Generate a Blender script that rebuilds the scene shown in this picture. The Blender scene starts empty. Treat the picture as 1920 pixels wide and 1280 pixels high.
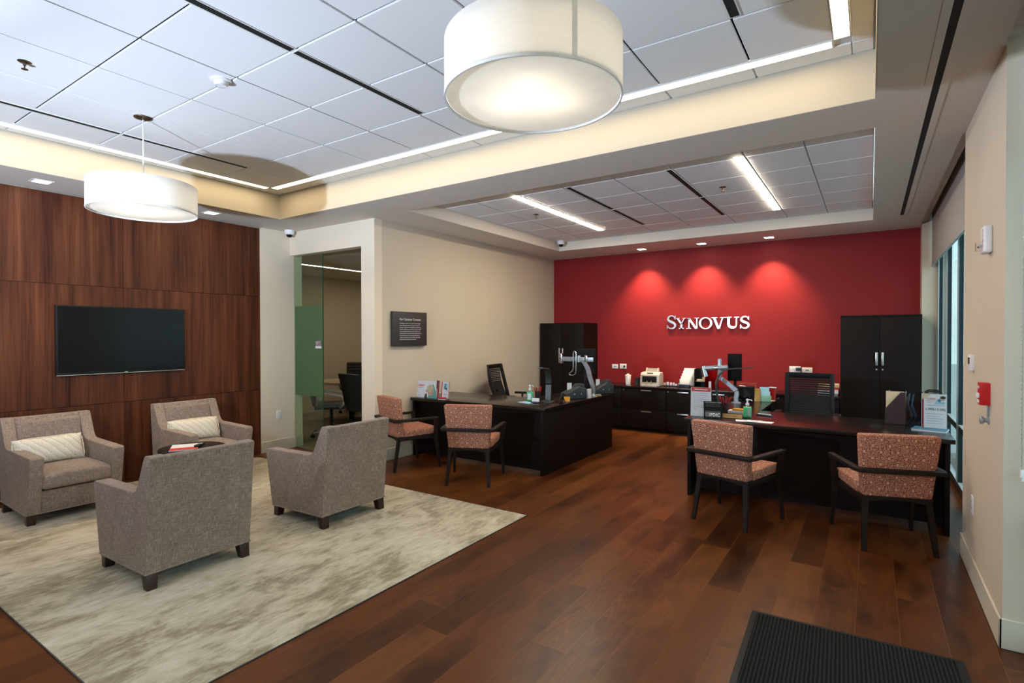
import bpy, bmesh, math, random
from mathutils import Matrix, Vector
random.seed(7)
SC = bpy.context.scene
COL = SC.collection
PI = math.pi
R = math.radians

# ------------------------------------------------------------------ mesh helpers
class MB:
    """collects shapes; build() links them as ONE mesh object"""
    def __init__(s):
        s.bm = bmesh.new(); s.mats = []
    def mi(s, m):
        if m is None: return 0
        if m not in s.mats: s.mats.append(m)
        return s.mats.index(m)
    def _add(s, t, mat=None, M=None, fn=None, smooth=None):
        i = s.mi(mat)
        if fn:
            for v in t.verts: v.co = Vector(fn(v.co.copy()))
        if M is not None: bmesh.ops.transform(t, matrix=M, verts=t.verts)
        for f in t.faces: f.material_index = i
        me = bpy.data.meshes.new('tmp'); t.to_mesh(me); t.free()
        s.bm.from_mesh(me); bpy.data.meshes.remove(me)
        return s
    def box(s, x0, x1, y0, y1, z0, z1, mat=None, bev=0, seg=2, M=None, fn=None, cuts=0):
        t = bmesh.new()
        bmesh.ops.create_cube(t, size=1)
        for v in t.verts:
            v.co = Vector(((x0+x1)/2+v.co.x*(x1-x0), (y0+y1)/2+v.co.y*(y1-y0), (z0+z1)/2+v.co.z*(z1-z0)))
        if cuts: bmesh.ops.subdivide_edges(t, edges=t.edges[:], cuts=cuts, use_grid_fill=True)
        if bev:
            es = [e for e in t.edges if len(e.link_faces) == 2 and e.calc_face_angle(0) > .5]
            bmesh.ops.bevel(t, geom=es, offset=bev, segments=seg, profile=.6, affect='EDGES', clamp_overlap=True)
        return s._add(t, mat, M, fn)
    def prism(s, pts, axis, lo, hi, mat=None, bev=0, seg=2, M=None, fn=None):
        """polygon in the plane across axis ('x': pts are (y,z); 'y': (x,z); 'z': (x,y)), extruded lo..hi"""
        t = bmesh.new()
        def mk(p, d):
            if axis == 'x': return (d, p[0], p[1])
            if axis == 'y': return (p[0], d, p[1])
            return (p[0], p[1], d)
        a = [t.verts.new(mk(p, lo)) for p in pts]; b = [t.verts.new(mk(p, hi)) for p in pts]
        n = len(pts)
        t.faces.new(a); t.faces.new(b[::-1])
        for i in range(n): t.faces.new((a[i], b[i], b[(i+1) % n], a[(i+1) % n]))
        bmesh.ops.recalc_face_normals(t, faces=t.faces)
        if bev:
            es = [e for e in t.edges if e.calc_face_angle(0) > .6]
            bmesh.ops.bevel(t, geom=es, offset=bev, segments=seg, profile=.6, affect='EDGES', clamp_overlap=True)
        return s._add(t, mat, M, fn)
    def lathe(s, prof, c=(0,0,0), seg=32, mat=None, M=None, cap=True, fn=None):
        t = bmesh.new(); rings = []
        for r, z in prof:
            if r < 1e-5: rings.append([t.verts.new((0,0,z))])
            else: rings.append([t.verts.new((r*math.cos(2*PI*k/seg), r*math.sin(2*PI*k/seg), z)) for k in range(seg)])
        for A, B in zip(rings, rings[1:]):
            for k in range(seg):
                k2 = (k+1) % seg
                if len(A) == 1 and len(B) == 1: continue
                if len(A) == 1: t.faces.new((A[0], B[k], B[k2]))
                elif len(B) == 1: t.faces.new((A[k], A[k2], B[0]))
                else: t.faces.new((A[k], A[k2], B[k2], B[k]))
        if cap:
            if len(rings[0]) > 1: t.faces.new(rings[0][::-1])
            if len(rings[-1]) > 1: t.faces.new(rings[-1])
        bmesh.ops.recalc_face_normals(t, faces=t.faces)
        T = Matrix.Translation(c)
        return s._add(t, mat, (M @ T) if M is not None else T, fn)
    def cyl(s, p0, p1, r0, r1=None, seg=16, mat=None, M=None):
        p0 = Vector(p0); p1 = Vector(p1); d = p1-p0
        q = Matrix.Translation(p0) @ d.to_track_quat('Z', 'Y').to_matrix().to_4x4()
        r1 = r0 if r1 is None else r1
        return s.lathe([(r0,0),(r1,d.length)], seg=seg, mat=mat, M=(M @ q) if M is not None else q)
    def sweep(s, pts, sec, mat=None, M=None, up=(0,0,1), closed=False):
        """section sec [(a,b)] (a along side, b along up-ish) swept along pts; sec may be a function of t"""
        t = bmesh.new(); P = [Vector(p) for p in pts]; n = len(P); rings = []
        for i, p in enumerate(P):
            if closed: d = P[(i+1) % n]-P[i-1]
            else: d = P[min(i+1, n-1)]-P[max(i-1, 0)]
            d.normalize(); u = Vector(up)
            side = d.cross(u)
            if side.length < 1e-4: side = d.cross(Vector((0,1,0)))
            side.normalize(); w = side.cross(d).normalized()
            sc = sec(i/(n-1)) if callable(sec) else sec
            rings.append([t.verts.new(p+side*a+w*b) for a, b in sc])
        m = len(rings[0])
        for i in range(n if closed else n-1):
            A = rings[i]; B = rings[(i+1) % n]
            for k in range(m): t.faces.new((A[k], A[(k+1) % m], B[(k+1) % m], B[k]))
        if not closed:
            t.faces.new(rings[0][::-1]); t.faces.new(rings[-1])
        bmesh.ops.recalc_face_normals(t, faces=t.faces)
        return s._add(t, mat, M)
    def tube(s, pts, r, seg=8, mat=None, M=None, up=(0,0,1), closed=False):
        sec = [(r*math.cos(2*PI*k/seg), r*math.sin(2*PI*k/seg)) for k in range(seg)]
        return s.sweep(pts, sec, mat, M, up, closed)
    def pillow(s, W, H, T, mat=None, M=None, n=22, pw=3.2):
        t = bmesh.new()
        for sgn in (1, -1):
            g = []
            for j in range(n+1):
                row = []
                for i in range(n+1):
                    u = math.sin((i/n-.5)*PI); v = math.sin((j/n-.5)*PI)
                    h = sgn*T/2*max(0, (1-abs(u)**pw)*(1-abs(v)**pw))**.55
                    row.append(t.verts.new((W/2*u*(1-.045*(1-v*v)*abs(u)), H/2*v*(1-.06*(1-u*u)*abs(v)), h)))
                g.append(row)
            for j in range(n):
                for i in range(n):
                    q = (g[j][i], g[j][i+1], g[j+1][i+1], g[j+1][i])
                    t.faces.new(q if sgn > 0 else q[::-1])
        bmesh.ops.remove_doubles(t, verts=t.verts, dist=1e-5)
        return s._add(t, mat, M)
    def text(s, body, x, y, h=None, w=None, align='LEFT', ext=.0006, mat=None, M=None, bold=0):
        """lettering in the local XY plane, lower left (or centre) at x,y, scaled to height h or width w"""
        c = bpy.data.curves.new('tmp', 'FONT'); c.body = body; c.size = 1; c.resolution_u = 2
        c.offset = bold
        o = bpy.data.objects.new('tmp', c); COL.objects.link(o)
        dg = bpy.context.evaluated_depsgraph_get()
        me = bpy.data.meshes.new_from_object(o.evaluated_get(dg))
        bpy.data.objects.remove(o); bpy.data.curves.remove(c)
        t = bmesh.new(); t.from_mesh(me); bpy.data.meshes.remove(me)
        if not t.verts: t.free(); return s
        xs = [v.co.x for v in t.verts]
        wd = max(xs)-min(xs); x0 = min(xs)
        sx = sy = (h/.70 if h else 1)
        if w:
            sx = w/wd
            if not h: sy = sx
        for v in t.verts: v.co = Vector(((v.co.x-x0)*sx, v.co.y*sy, 0))
        r = bmesh.ops.extrude_face_region(t, geom=t.faces[:])
        for v in [g for g in r['geom'] if isinstance(g, bmesh.types.BMVert)]: v.co.z += ext
        bmesh.ops.recalc_face_normals(t, faces=t.faces)
        dx = x - (wd*sx/2 if align == 'CENTER' else 0)
        T = Matrix.Translation((dx, y, 0))
        return s._add(t, mat, (M @ T) if M is not None else T)
    def build(s, name, mat=None, parent=None, smooth=40, loc=None, rot=None):
        me = bpy.data.meshes.new(name)
        bm = s.bm
        bm.normal_update()
        uv = bm.loops.layers.uv.new('UVMap')
        for f in bm.faces:
            n = f.normal; a = max(range(3), key=lambda k: abs(n[k]))
            for l in f.loops:
                c = l.vert.co
                l[uv].uv = (c.y, c.z) if a == 0 else ((c.x, c.z) if a == 1 else (c.x, c.y))
        bm.to_mesh(me); bm.free()
        if s.mats:
            for m in s.mats: me.materials.append(m)
        elif mat: me.materials.append(mat)
        if smooth:
            me.shade_smooth()
            me.set_sharp_from_angle(angle=R(smooth))
        o = bpy.data.objects.new(name, me); COL.objects.link(o)
        if parent: o.parent = parent
        if loc: o.location = loc
        if rot: o.rotation_euler = rot
        return o

def tag(o, label, cat, group=None):
    o['label'] = label; o['category'] = cat
    if group: o['group'] = group
    return o
def thing(name, label, cat, loc=(0,0,0), rz=0, group=None):
    o = bpy.data.objects.new(name, None); COL.objects.link(o)
    o.empty_display_size = .1
    o.location = loc; o.rotation_euler = (0,0,rz)
    return tag(o, label, cat, group)
def struct(o, label=None, cat=None):
    o['kind'] = 'structure'
    if label: o['label'] = label
    if cat: o['category'] = cat
    return o
def dup(root, label, loc, rz=0, group=None):
    r = root.copy(); COL.objects.link(r); r.location = loc; r.rotation_euler = (0,0,rz)
    r['label'] = label
    if group: r['group'] = group
    for ch in list(root.children):
        c = ch.copy(); COL.objects.link(c); c.parent = r
        for g in list(ch.children):
            d = g.copy(); COL.objects.link(d); d.parent = c
    return r
def basis(o, x, y, z):
    """matrix whose columns are the given axes, at o"""
    return Matrix(((x[0],y[0],z[0],o[0]),(x[1],y[1],z[1],o[1]),(x[2],y[2],z[2],o[2]),(0,0,0,1)))
def Tr(x, y, z): return Matrix.Translation((x, y, z))
def Rz(a): return Matrix.Rotation(a, 4, 'Z')
def Rx(a): return Matrix.Rotation(a, 4, 'X')
def Ry(a): return Matrix.Rotation(a, 4, 'Y')

# ------------------------------------------------------------------ material helpers
def lin(r, g, b):
    f = lambda c: (c/255/12.92) if c/255 <= .04045 else ((c/255+.055)/1.055)**2.4
    return (f(r), f(g), f(b), 1)
class NT:
    def __init__(s, name):
        s.m = bpy.data.materials.new(name); s.m.use_nodes = True
        s.t = s.m.node_tree; s.t.nodes.clear()
        s.out = s.n('ShaderNodeOutputMaterial')
        s.b = s.n('ShaderNodeBsdfPrincipled'); s.l(s.b.outputs[0], s.out.inputs[0])
    def n(s, t, **kw):
        x = s.t.nodes.new(t)
        for k, v in kw.items(): setattr(x, k, v)
        return x
    def l(s, a, b): s.t.links.new(a, b)
    def set(s, sock, v):
        if hasattr(v, 'is_output') or isinstance(v, bpy.types.NodeSocket): s.l(v, sock)
        else: sock.default_value = v
    def math(s, op, a, b=None, c=None, clamp=False):
        x = s.n('ShaderNodeMath', operation=op, use_clamp=clamp); s.set(x.inputs[0], a)
        if b is not None: s.set(x.inputs[1], b)
        if c is not None: s.set(x.inputs[2], c)
        return x.outputs[0]
    def comb(s, x, y, z=0):
        c = s.n('ShaderNodeCombineXYZ')
        for i, v in enumerate((x, y, z)): s.set(c.inputs[i], v)
        return c.outputs[0]
    def coords(s, kind='Object'):
        tc = s.n('ShaderNodeTexCoord'); sp = s.n('ShaderNodeSeparateXYZ'); s.l(tc.outputs[kind], sp.inputs[0])
        return tc.outputs[kind], sp.outputs[0], sp.outputs[1], sp.outputs[2]
    def mapv(s, v, scale=(1,1,1), loc=(0,0,0)):
        mp = s.n('ShaderNodeMapping'); s.l(v, mp.inputs[0]); mp.inputs['Scale'].default_value = scale; mp.inputs['Location'].default_value = loc
        return mp.outputs[0]
    def noise(s, v, scale=5, detail=3, rough=.55, dist=0):
        x = s.n('ShaderNodeTexNoise'); s.l(v, x.inputs['Vector']); x.inputs['Scale'].default_value = scale
        x.inputs['Detail'].default_value = detail; x.inputs['Roughness'].default_value = rough; x.inputs['Distortion'].default_value = dist
        return x.outputs[0]
    def ramp(s, f, stops, interp='LINEAR'):
        x = s.n('ShaderNodeValToRGB'); s.l(f, x.inputs[0]); cr = x.color_ramp; cr.interpolation = interp
        while len(cr.elements) < len(stops): cr.elements.new(.5)
        for e, (p, c) in zip(cr.elements, stops):
            e.position = p; e.color = c if len(c) == 4 else (*c, 1)
        return x.outputs[0]
    def mix(s, f, a, b, mode='MIX'):
        x = s.n('ShaderNodeMix', data_type='RGBA', blend_type=mode)
        s.set(x.inputs[0], f); s.set(x.inputs[6], a); s.set(x.inputs[7], b)
        return x.outputs[2]
    def bump(s, h, strength=.3, dist=.01):
        x = s.n('ShaderNodeBump'); s.l(h, x.inputs['Height']); x.inputs['Strength'].default_value = strength; x.inputs['Distance'].default_value = dist
        s.l(x.outputs[0], s.b.inputs['Normal']); return x
    def base(s, c, rough=None, metal=None, spec=None):
        s.set(s.b.inputs['Base Color'], c)
        if rough is not None: s.set(s.b.inputs['Roughness'], rough)
        if metal is not None: s.b.inputs['Metallic'].default_value = metal
        if spec is not None: s.b.inputs['Specular IOR Level'].default_value = spec
        return s.m

def scale_c(c, k): return (min(1, c[0]*k), min(1, c[1]*k), min(1, c[2]*k), 1)
def plain(name, c, rough=.5, metal=0, var=.06, scale=30, spec=None, bump=0):
    """solid colour with a slight procedural mottling"""
    t = NT(name); v, x, y, z = t.coords()
    f = t.noise(v, scale, 3)
    col = t.ramp(f, [(.3, scale_c(c, 1-var)), (.7, scale_c(c, 1+var))])
    t.base(col, rough, metal, spec)
    if bump: t.bump(f, bump, .002)
    return t.m
def emit(name, c, strength):
    t = NT(name); t.base((.8,.8,.8,1), .5)
    t.b.inputs['Emission Color'].default_value = (*c[:3], 1); t.b.inputs['Emission Strength'].default_value = strength
    return t.m
# ------------------------------------------------------------------ materials
def m_floor():
    t = NT('oak_plank_floor'); v, x, y, z = t.coords()
    W = .195
    row = t.math('FLOOR', t.math('DIVIDE', t.math('ADD', x, .057), W))
    wn = t.n('ShaderNodeTexWhiteNoise', noise_dimensions='1D'); t.l(row, wn.inputs['W'])
    ys = t.math('ADD', y, t.math('MULTIPLY', wn.outputs[0], 3.1))
    bv = t.comb(ys, t.math('ADD', x, .057), 0)
    br = t.n('ShaderNodeTexBrick'); t.l(bv, br.inputs['Vector'])
    br.offset = 0; br.squash = 1
    br.inputs['Color1'].default_value = (0,0,0,1); br.inputs['Color2'].default_value = (1,1,1,1); br.inputs['Mortar'].default_value = (.5,.5,.5,1)
    br.inputs['Scale'].default_value = 1; br.inputs['Mortar Size'].default_value = .0016; br.inputs['Mortar Smooth'].default_value = .1
    br.inputs['Bias'].default_value = 0; br.inputs['Brick Width'].default_value = 1.45; br.inputs['Row Height'].default_value = W
    pk = t.n('ShaderNodeRGBToBW'); t.l(br.outputs['Color'], pk.inputs[0]); pk = pk.outputs[0]
    off = t.math('MULTIPLY', pk, 37.0)
    base = t.ramp(pk, [(0, (0.0720,0.0196,0.0048)), (.35, (0.1116,0.0316,0.0074)), (.7, (0.1287,0.0393,0.0096)), (1, (0.1620,0.0524,0.0130))])
    # broad stains
    n1 = t.noise(t.comb(t.math('MULTIPLY', x, 4.5), t.math('ADD', t.math('MULTIPLY', y, 1.6), off), off), 1, 3, .6)
    st = t.ramp(n1, [(.32, (.42,.40,.40)), (.52, (1,1,1)), (.8, (1.0,.90,.82))])
    c = t.mix(1.0, base, st, 'MULTIPLY')
    # figure: contour rings of a stretched field
    n2 = t.noise(t.comb(t.math('MULTIPLY', x, 6), t.math('ADD', t.math('MULTIPLY', y, .55), off), off), 1, 2, .45)
    rg = t.math('SINE', t.math('MULTIPLY', n2, 150))
    fig = t.ramp(rg, [(0, (.58,.55,.52)), (.5, (1,1,1))])
    amt = t.math('MULTIPLY', t.ramp(t.noise(t.comb(off, off, off), 3.7, 1), [(.44, (0,0,0)), (.64, (1,1,1))]), .62)
    c = t.mix(amt, c, t.mix(1.0, c, fig, 'MULTIPLY'))
    # fine grain
    n3 = t.noise(t.comb(t.math('MULTIPLY', x, 130), t.math('ADD', t.math('MULTIPLY', y, 5), off), off), 1, 2)
    c = t.mix(1.0, c, t.ramp(n3, [(.3, (.84,.84,.84)), (.7, (1.08,1.08,1.08))]), 'MULTIPLY')
    # knots
    vo = t.n('ShaderNodeTexVoronoi'); t.l(t.comb(t.math('MULTIPLY', x, 2.6), t.math('MULTIPLY', y, 1.5), off), vo.inputs['Vector']); vo.inputs['Scale'].default_value = 1
    kn = t.ramp(t.math('ADD', vo.outputs['Distance'], t.math('MULTIPLY', t.noise(v, 14, 3), .16)), [(.12, (.35,.30,.28)), (.27, (1,1,1))])
    c = t.mix(.9, c, t.mix(1.0, c, kn, 'MULTIPLY'))
    c = t.mix(t.math('MULTIPLY', br.outputs['Fac'], .85), c, (.17,.062,.020,1))  # lighter seams: light caught on the plank bevels, put into the colour
    t.base(c, t.ramp(n3, [(.3, (.30,.30,.30)), (.7, (.38,.38,.38))]), spec=.22)
    bp = t.math('SUBTRACT', t.math('MULTIPLY', n3, .25), br.outputs['Fac'])
    t.bump(bp, .12, .003)
    return t.m
def m_rug():
    t = NT('wool_silk_rug'); v, x, y, z = t.coords()
    a = t.noise(t.mapv(v, (5.5, 3.0, 1)), 1, 6, .70, .6)
    b = t.noise(t.mapv(v, (26, 7, 1), (3,1,0)), 1, 4, .65)
    d = t.noise(t.mapv(v, (60, 12, 1), (7,2,0)), 1, 2)
    g = t.noise(t.mapv(v, (1.5, 1.0, 1), (2,5,0)), 1, 2, .5)
    f = t.math('ADD', t.math('ADD', t.math('ADD', t.math('MULTIPLY', a, .46), t.math('MULTIPLY', g, .26)), t.math('MULTIPLY', b, .26)), t.math('MULTIPLY', d, .08))
    c = t.ramp(f, [(.37, lin(110,96,72)), (.47, lin(152,138,110)), (.545, lin(190,178,152)), (.66, lin(216,207,186))])
    ridge = t.math('SINE', t.math('MULTIPLY', x, 2*PI/.0125))
    c = t.mix(1.0, c, t.ramp(ridge, [(0, (.86,.86,.86)), (.6, (1,1,1))]), 'MULTIPLY')
    t.base(c, .85, spec=.15)
    t.b.inputs['Sheen Weight'].default_value = .25
    t.bump(t.math('ADD', t.math('MULTIPLY', ridge, .5), b), .35, .004)
    return t.m
def m_walnut(vert_axis='z'):
    t = NT('walnut_veneer'); v, x, y, z = t.coords()
    info = t.n('ShaderNodeObjectInfo'); off = t.math('MULTIPLY', info.outputs['Random'], 20)
    w = t.comb(off, t.math('MULTIPLY', y, 11), t.math('MULTIPLY', z, .55))
    a = t.noise(w, 1, 4, .6, .15)
    b = t.noise(t.comb(off, t.math('MULTIPLY', y, 70), t.math('MULTIPLY', z, 1.6)), 1, 3, .6)
    f = t.math('ADD', t.math('MULTIPLY', a, .72), t.math('MULTIPLY', b, .32))
    c = t.ramp(f, [(.36, (0.0368,0.0097,0.0043)), (.50, (0.0864,0.0241,0.0096)), (.60, (0.1200,0.0360,0.0142)), (.70, (0.1640,0.0547,0.0224))])
    t.base(c, .42, spec=.2); t.bump(b, .05, .002)
    return t.m
def m_tweed(name, c0, c1, c2):
    t = NT(name); v, x, y, z = t.coords('UV')
    a = t.noise(t.comb(t.math('MULTIPLY', x, 190), t.math('MULTIPLY', y, 22), 0), 1, 2, .6)
    b = t.noise(t.comb(t.math('MULTIPLY', x, 20), t.math('MULTIPLY', y, 180), 5), 1, 2, .6)
    d = t.noise(v, 6, 2)
    f = t.math('ADD', t.math('MULTIPLY', t.math('MAXIMUM', a, b), .85), t.math('MULTIPLY', d, .15))
    c = t.ramp(f, [(.42, c0), (.56, c1), (.70, c2)])
    t.base(c, .92, spec=.12); t.b.inputs['Sheen Weight'].default_value = .12
    t.bump(t.math('ADD', a, b), .25, .002)
    return t.m
def m_guest():
    t = NT('rust_dot_fabric'); v, x, y, z = t.coords('UV')
    DX, DY = .105, .090
    def lat(ox, oy):
        fx = t.math('SUBTRACT', t.math('FRACT', t.math('DIVIDE', t.math('ADD', x, ox+5), DX)), .5)
        fy = t.math('SUBTRACT', t.math('FRACT', t.math('DIVIDE', t.math('ADD', y, oy+5), DY)), .5)
        ax = t.math('MULTIPLY', fx, DX); ay = t.math('MULTIPLY', fy, DY*.82)
        return t.math('SQRT', t.math('ADD', t.math('MULTIPLY', ax, ax), t.math('MULTIPLY', ay, ay)))
    d = t.math('MINIMUM', lat(0,0), lat(DX/2, DY/2))
    big = t.math('LESS_THAN', d, .0088)
    vo = t.n('ShaderNodeTexVoronoi'); t.l(t.comb(t.math('MULTIPLY', x, 1.0), t.math('MULTIPLY', y, .75), 0), vo.inputs['Vector'])
    vo.inputs['Scale'].default_value = 122; vo.inputs['Randomness'].default_value = .35
    small = t.math('MULTIPLY', t.math('LESS_THAN', vo.outputs['Distance'], .39), t.math('GREATER_THAN', d, .0120))
    f = t.math('MAXIMUM', big, small)
    c = t.mix(f, (.265,.058,.038,1), (.63,.385,.25,1))
    t.base(c, .8, spec=.2); t.bump(f, .15, .001)
    return t.m
def m_cable():
    t = NT('cable_knit'); v, x, y, z = t.coords('UV')
    w = t.math('SINE', t.math('MULTIPLY', t.math('ADD', t.math('ADD', x, t.math('MULTIPLY', y, .9)), t.math('MULTIPLY', t.noise(v, 9, 2), .05)), 95))
    k = t.noise(t.mapv(v, (1, 1.6, 1)), 130, 2)
    w = t.math('ADD', t.math('MULTIPLY', w, .5), .5)
    line = t.ramp(w, [(0, (.74,.70,.62)), (.08, (1,1,1))])
    c = t.mix(1.0, t.ramp(k, [(.3, (.58,.51,.40)), (.6, (.80,.74,.62))]), line, 'MULTIPLY')
    t.base(c, .95, spec=.1); t.bump(t.math('ADD', t.math('MULTIPLY', k, .5), w), .5, .004)
    return t.m
def m_espresso(name='espresso_laminate', rough=.22, k=1.0):
    t = NT(name); v, x, y, z = t.coords()
    a = t.noise(t.mapv(v, (6, 60, 60)), 1, 3, .6)
    c = t.ramp(a, [(.3, (.0085*k,.0046*k,.0038*k)), (.7, (.0155*k,.0085*k,.0068*k))])
    t.base(c, rough, spec=.42 if rough < .3 else .14)
    return t.m
def m_mat():
    t = NT('ribbed_mat'); v, x, y, z = t.coords()
    s_ = t.math('SINE', t.math('MULTIPLY', t.math('ADD', x, t.math('MULTIPLY', t.noise(v, 25, 2), .004)), 2*PI/.017))
    k = t.noise(v, 240, 2)
    c = t.ramp(t.math('ADD', t.math('MULTIPLY', s_, .25), k), [(.25, (.0050,.0049,.0047)), (.75, (.030,.029,.028))])
    t.base(c, .95, spec=.1); t.bump(t.math('ADD', s_, k), .8, .006)
    return t.m
def m_tile():
    t = NT('acoustic_tile'); v, x, y, z = t.coords()
    n = t.noise(v, 420, 2)
    t.base(t.ramp(n, [(.3, (.78,.785,.79)), (.7, (.88,.885,.89))]), .9, spec=.2)
    t.bump(n, .12, .001)
    return t.m
def m_carpet():
    t = NT('conference_carpet'); v, x, y, z = t.coords()
    n = t.noise(t.mapv(v, (3, 40, 1)), 1, 3)
    t.base(t.ramp(n, [(.3, (.17,.125,.085)), (.7, (.30,.235,.17))]), .95, spec=.1)
    return t.m
def m_glass(name, tint, rough=0.0):
    t = NT(name)
    gl = t.n('ShaderNodeBsdfGlossy'); gl.inputs['Roughness'].default_value = .02
    tr = t.n('ShaderNodeBsdfTransparent'); tr.inputs[0].default_value = tint
    fr = t.n('ShaderNodeFresnel'); fr.inputs[0].default_value = 1.5
    mx = t.n('ShaderNodeMixShader'); t.l(tr.outputs[0], mx.inputs[1]); t.l(gl.outputs[0], mx.inputs[2])
    nz = t.noise(t.coords()[0], 3, 1); bp = t.n('ShaderNodeBump'); bp.inputs['Strength'].default_value = .01; t.l(nz, bp.inputs['Height']); t.l(bp.outputs[0], gl.inputs['Normal'])
    geo = t.n('ShaderNodeNewGeometry')
    t.l(t.math('MULTIPLY', fr.outputs[0], t.math('SUBTRACT', 1.0, geo.outputs['Backfacing'])), mx.inputs[0])
    t.l(mx.outputs[0], t.out.inputs[0])
    return t.m
def m_frost():
    t = NT('frosted_band')
    tl = t.n('ShaderNodeBsdfTranslucent'); tl.inputs[0].default_value = (.46,.60,.44,1)
    df = t.n('ShaderNodeBsdfDiffuse'); df.inputs[0].default_value = (.28,.37,.26,1)
    tr = t.n('ShaderNodeBsdfTransparent'); tr.inputs[0].default_value = (.45,.62,.48,1)
    m1 = t.n('ShaderNodeMixShader'); m1.inputs[0].default_value = .5; t.l(tl.outputs[0], m1.inputs[1]); t.l(df.outputs[0], m1.inputs[2])
    m2 = t.n('ShaderNodeMixShader'); t.set(m2.inputs[0], t.math('ADD', .12, t.math('MULTIPLY', t.noise(t.coords()[0], 300, 1), .1))); t.l(m1.outputs[0], m2.inputs[1]); t.l(tr.outputs[0], m2.inputs[2])
    t.l(m2.outputs[0], t.out.inputs[0])
    return t.m
def m_shade():
    t = NT('white_linen_shade')
    n = t.noise(t.mapv(t.coords()[0], (8, 8, 300)), 1, 2)
    c = t.ramp(n, [(.3, (.82,.80,.76)), (.7, (.86,.84,.80))])
    tl = t.n('ShaderNodeBsdfTranslucent'); t.l(c, tl.inputs[0])
    df = t.n('ShaderNodeBsdfDiffuse'); t.l(c, df.inputs[0])
    mx = t.n('ShaderNodeMixShader'); mx.inputs[0].default_value = .40; t.l(tl.outputs[0], mx.inputs[1]); t.l(df.outputs[0], mx.inputs[2])
    t.l(mx.outputs[0], t.out.inputs[0])
    return t.m
def m_clear(name, tint=(.96,.97,.97,1)):
    return m_glass(name, tint)

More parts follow.
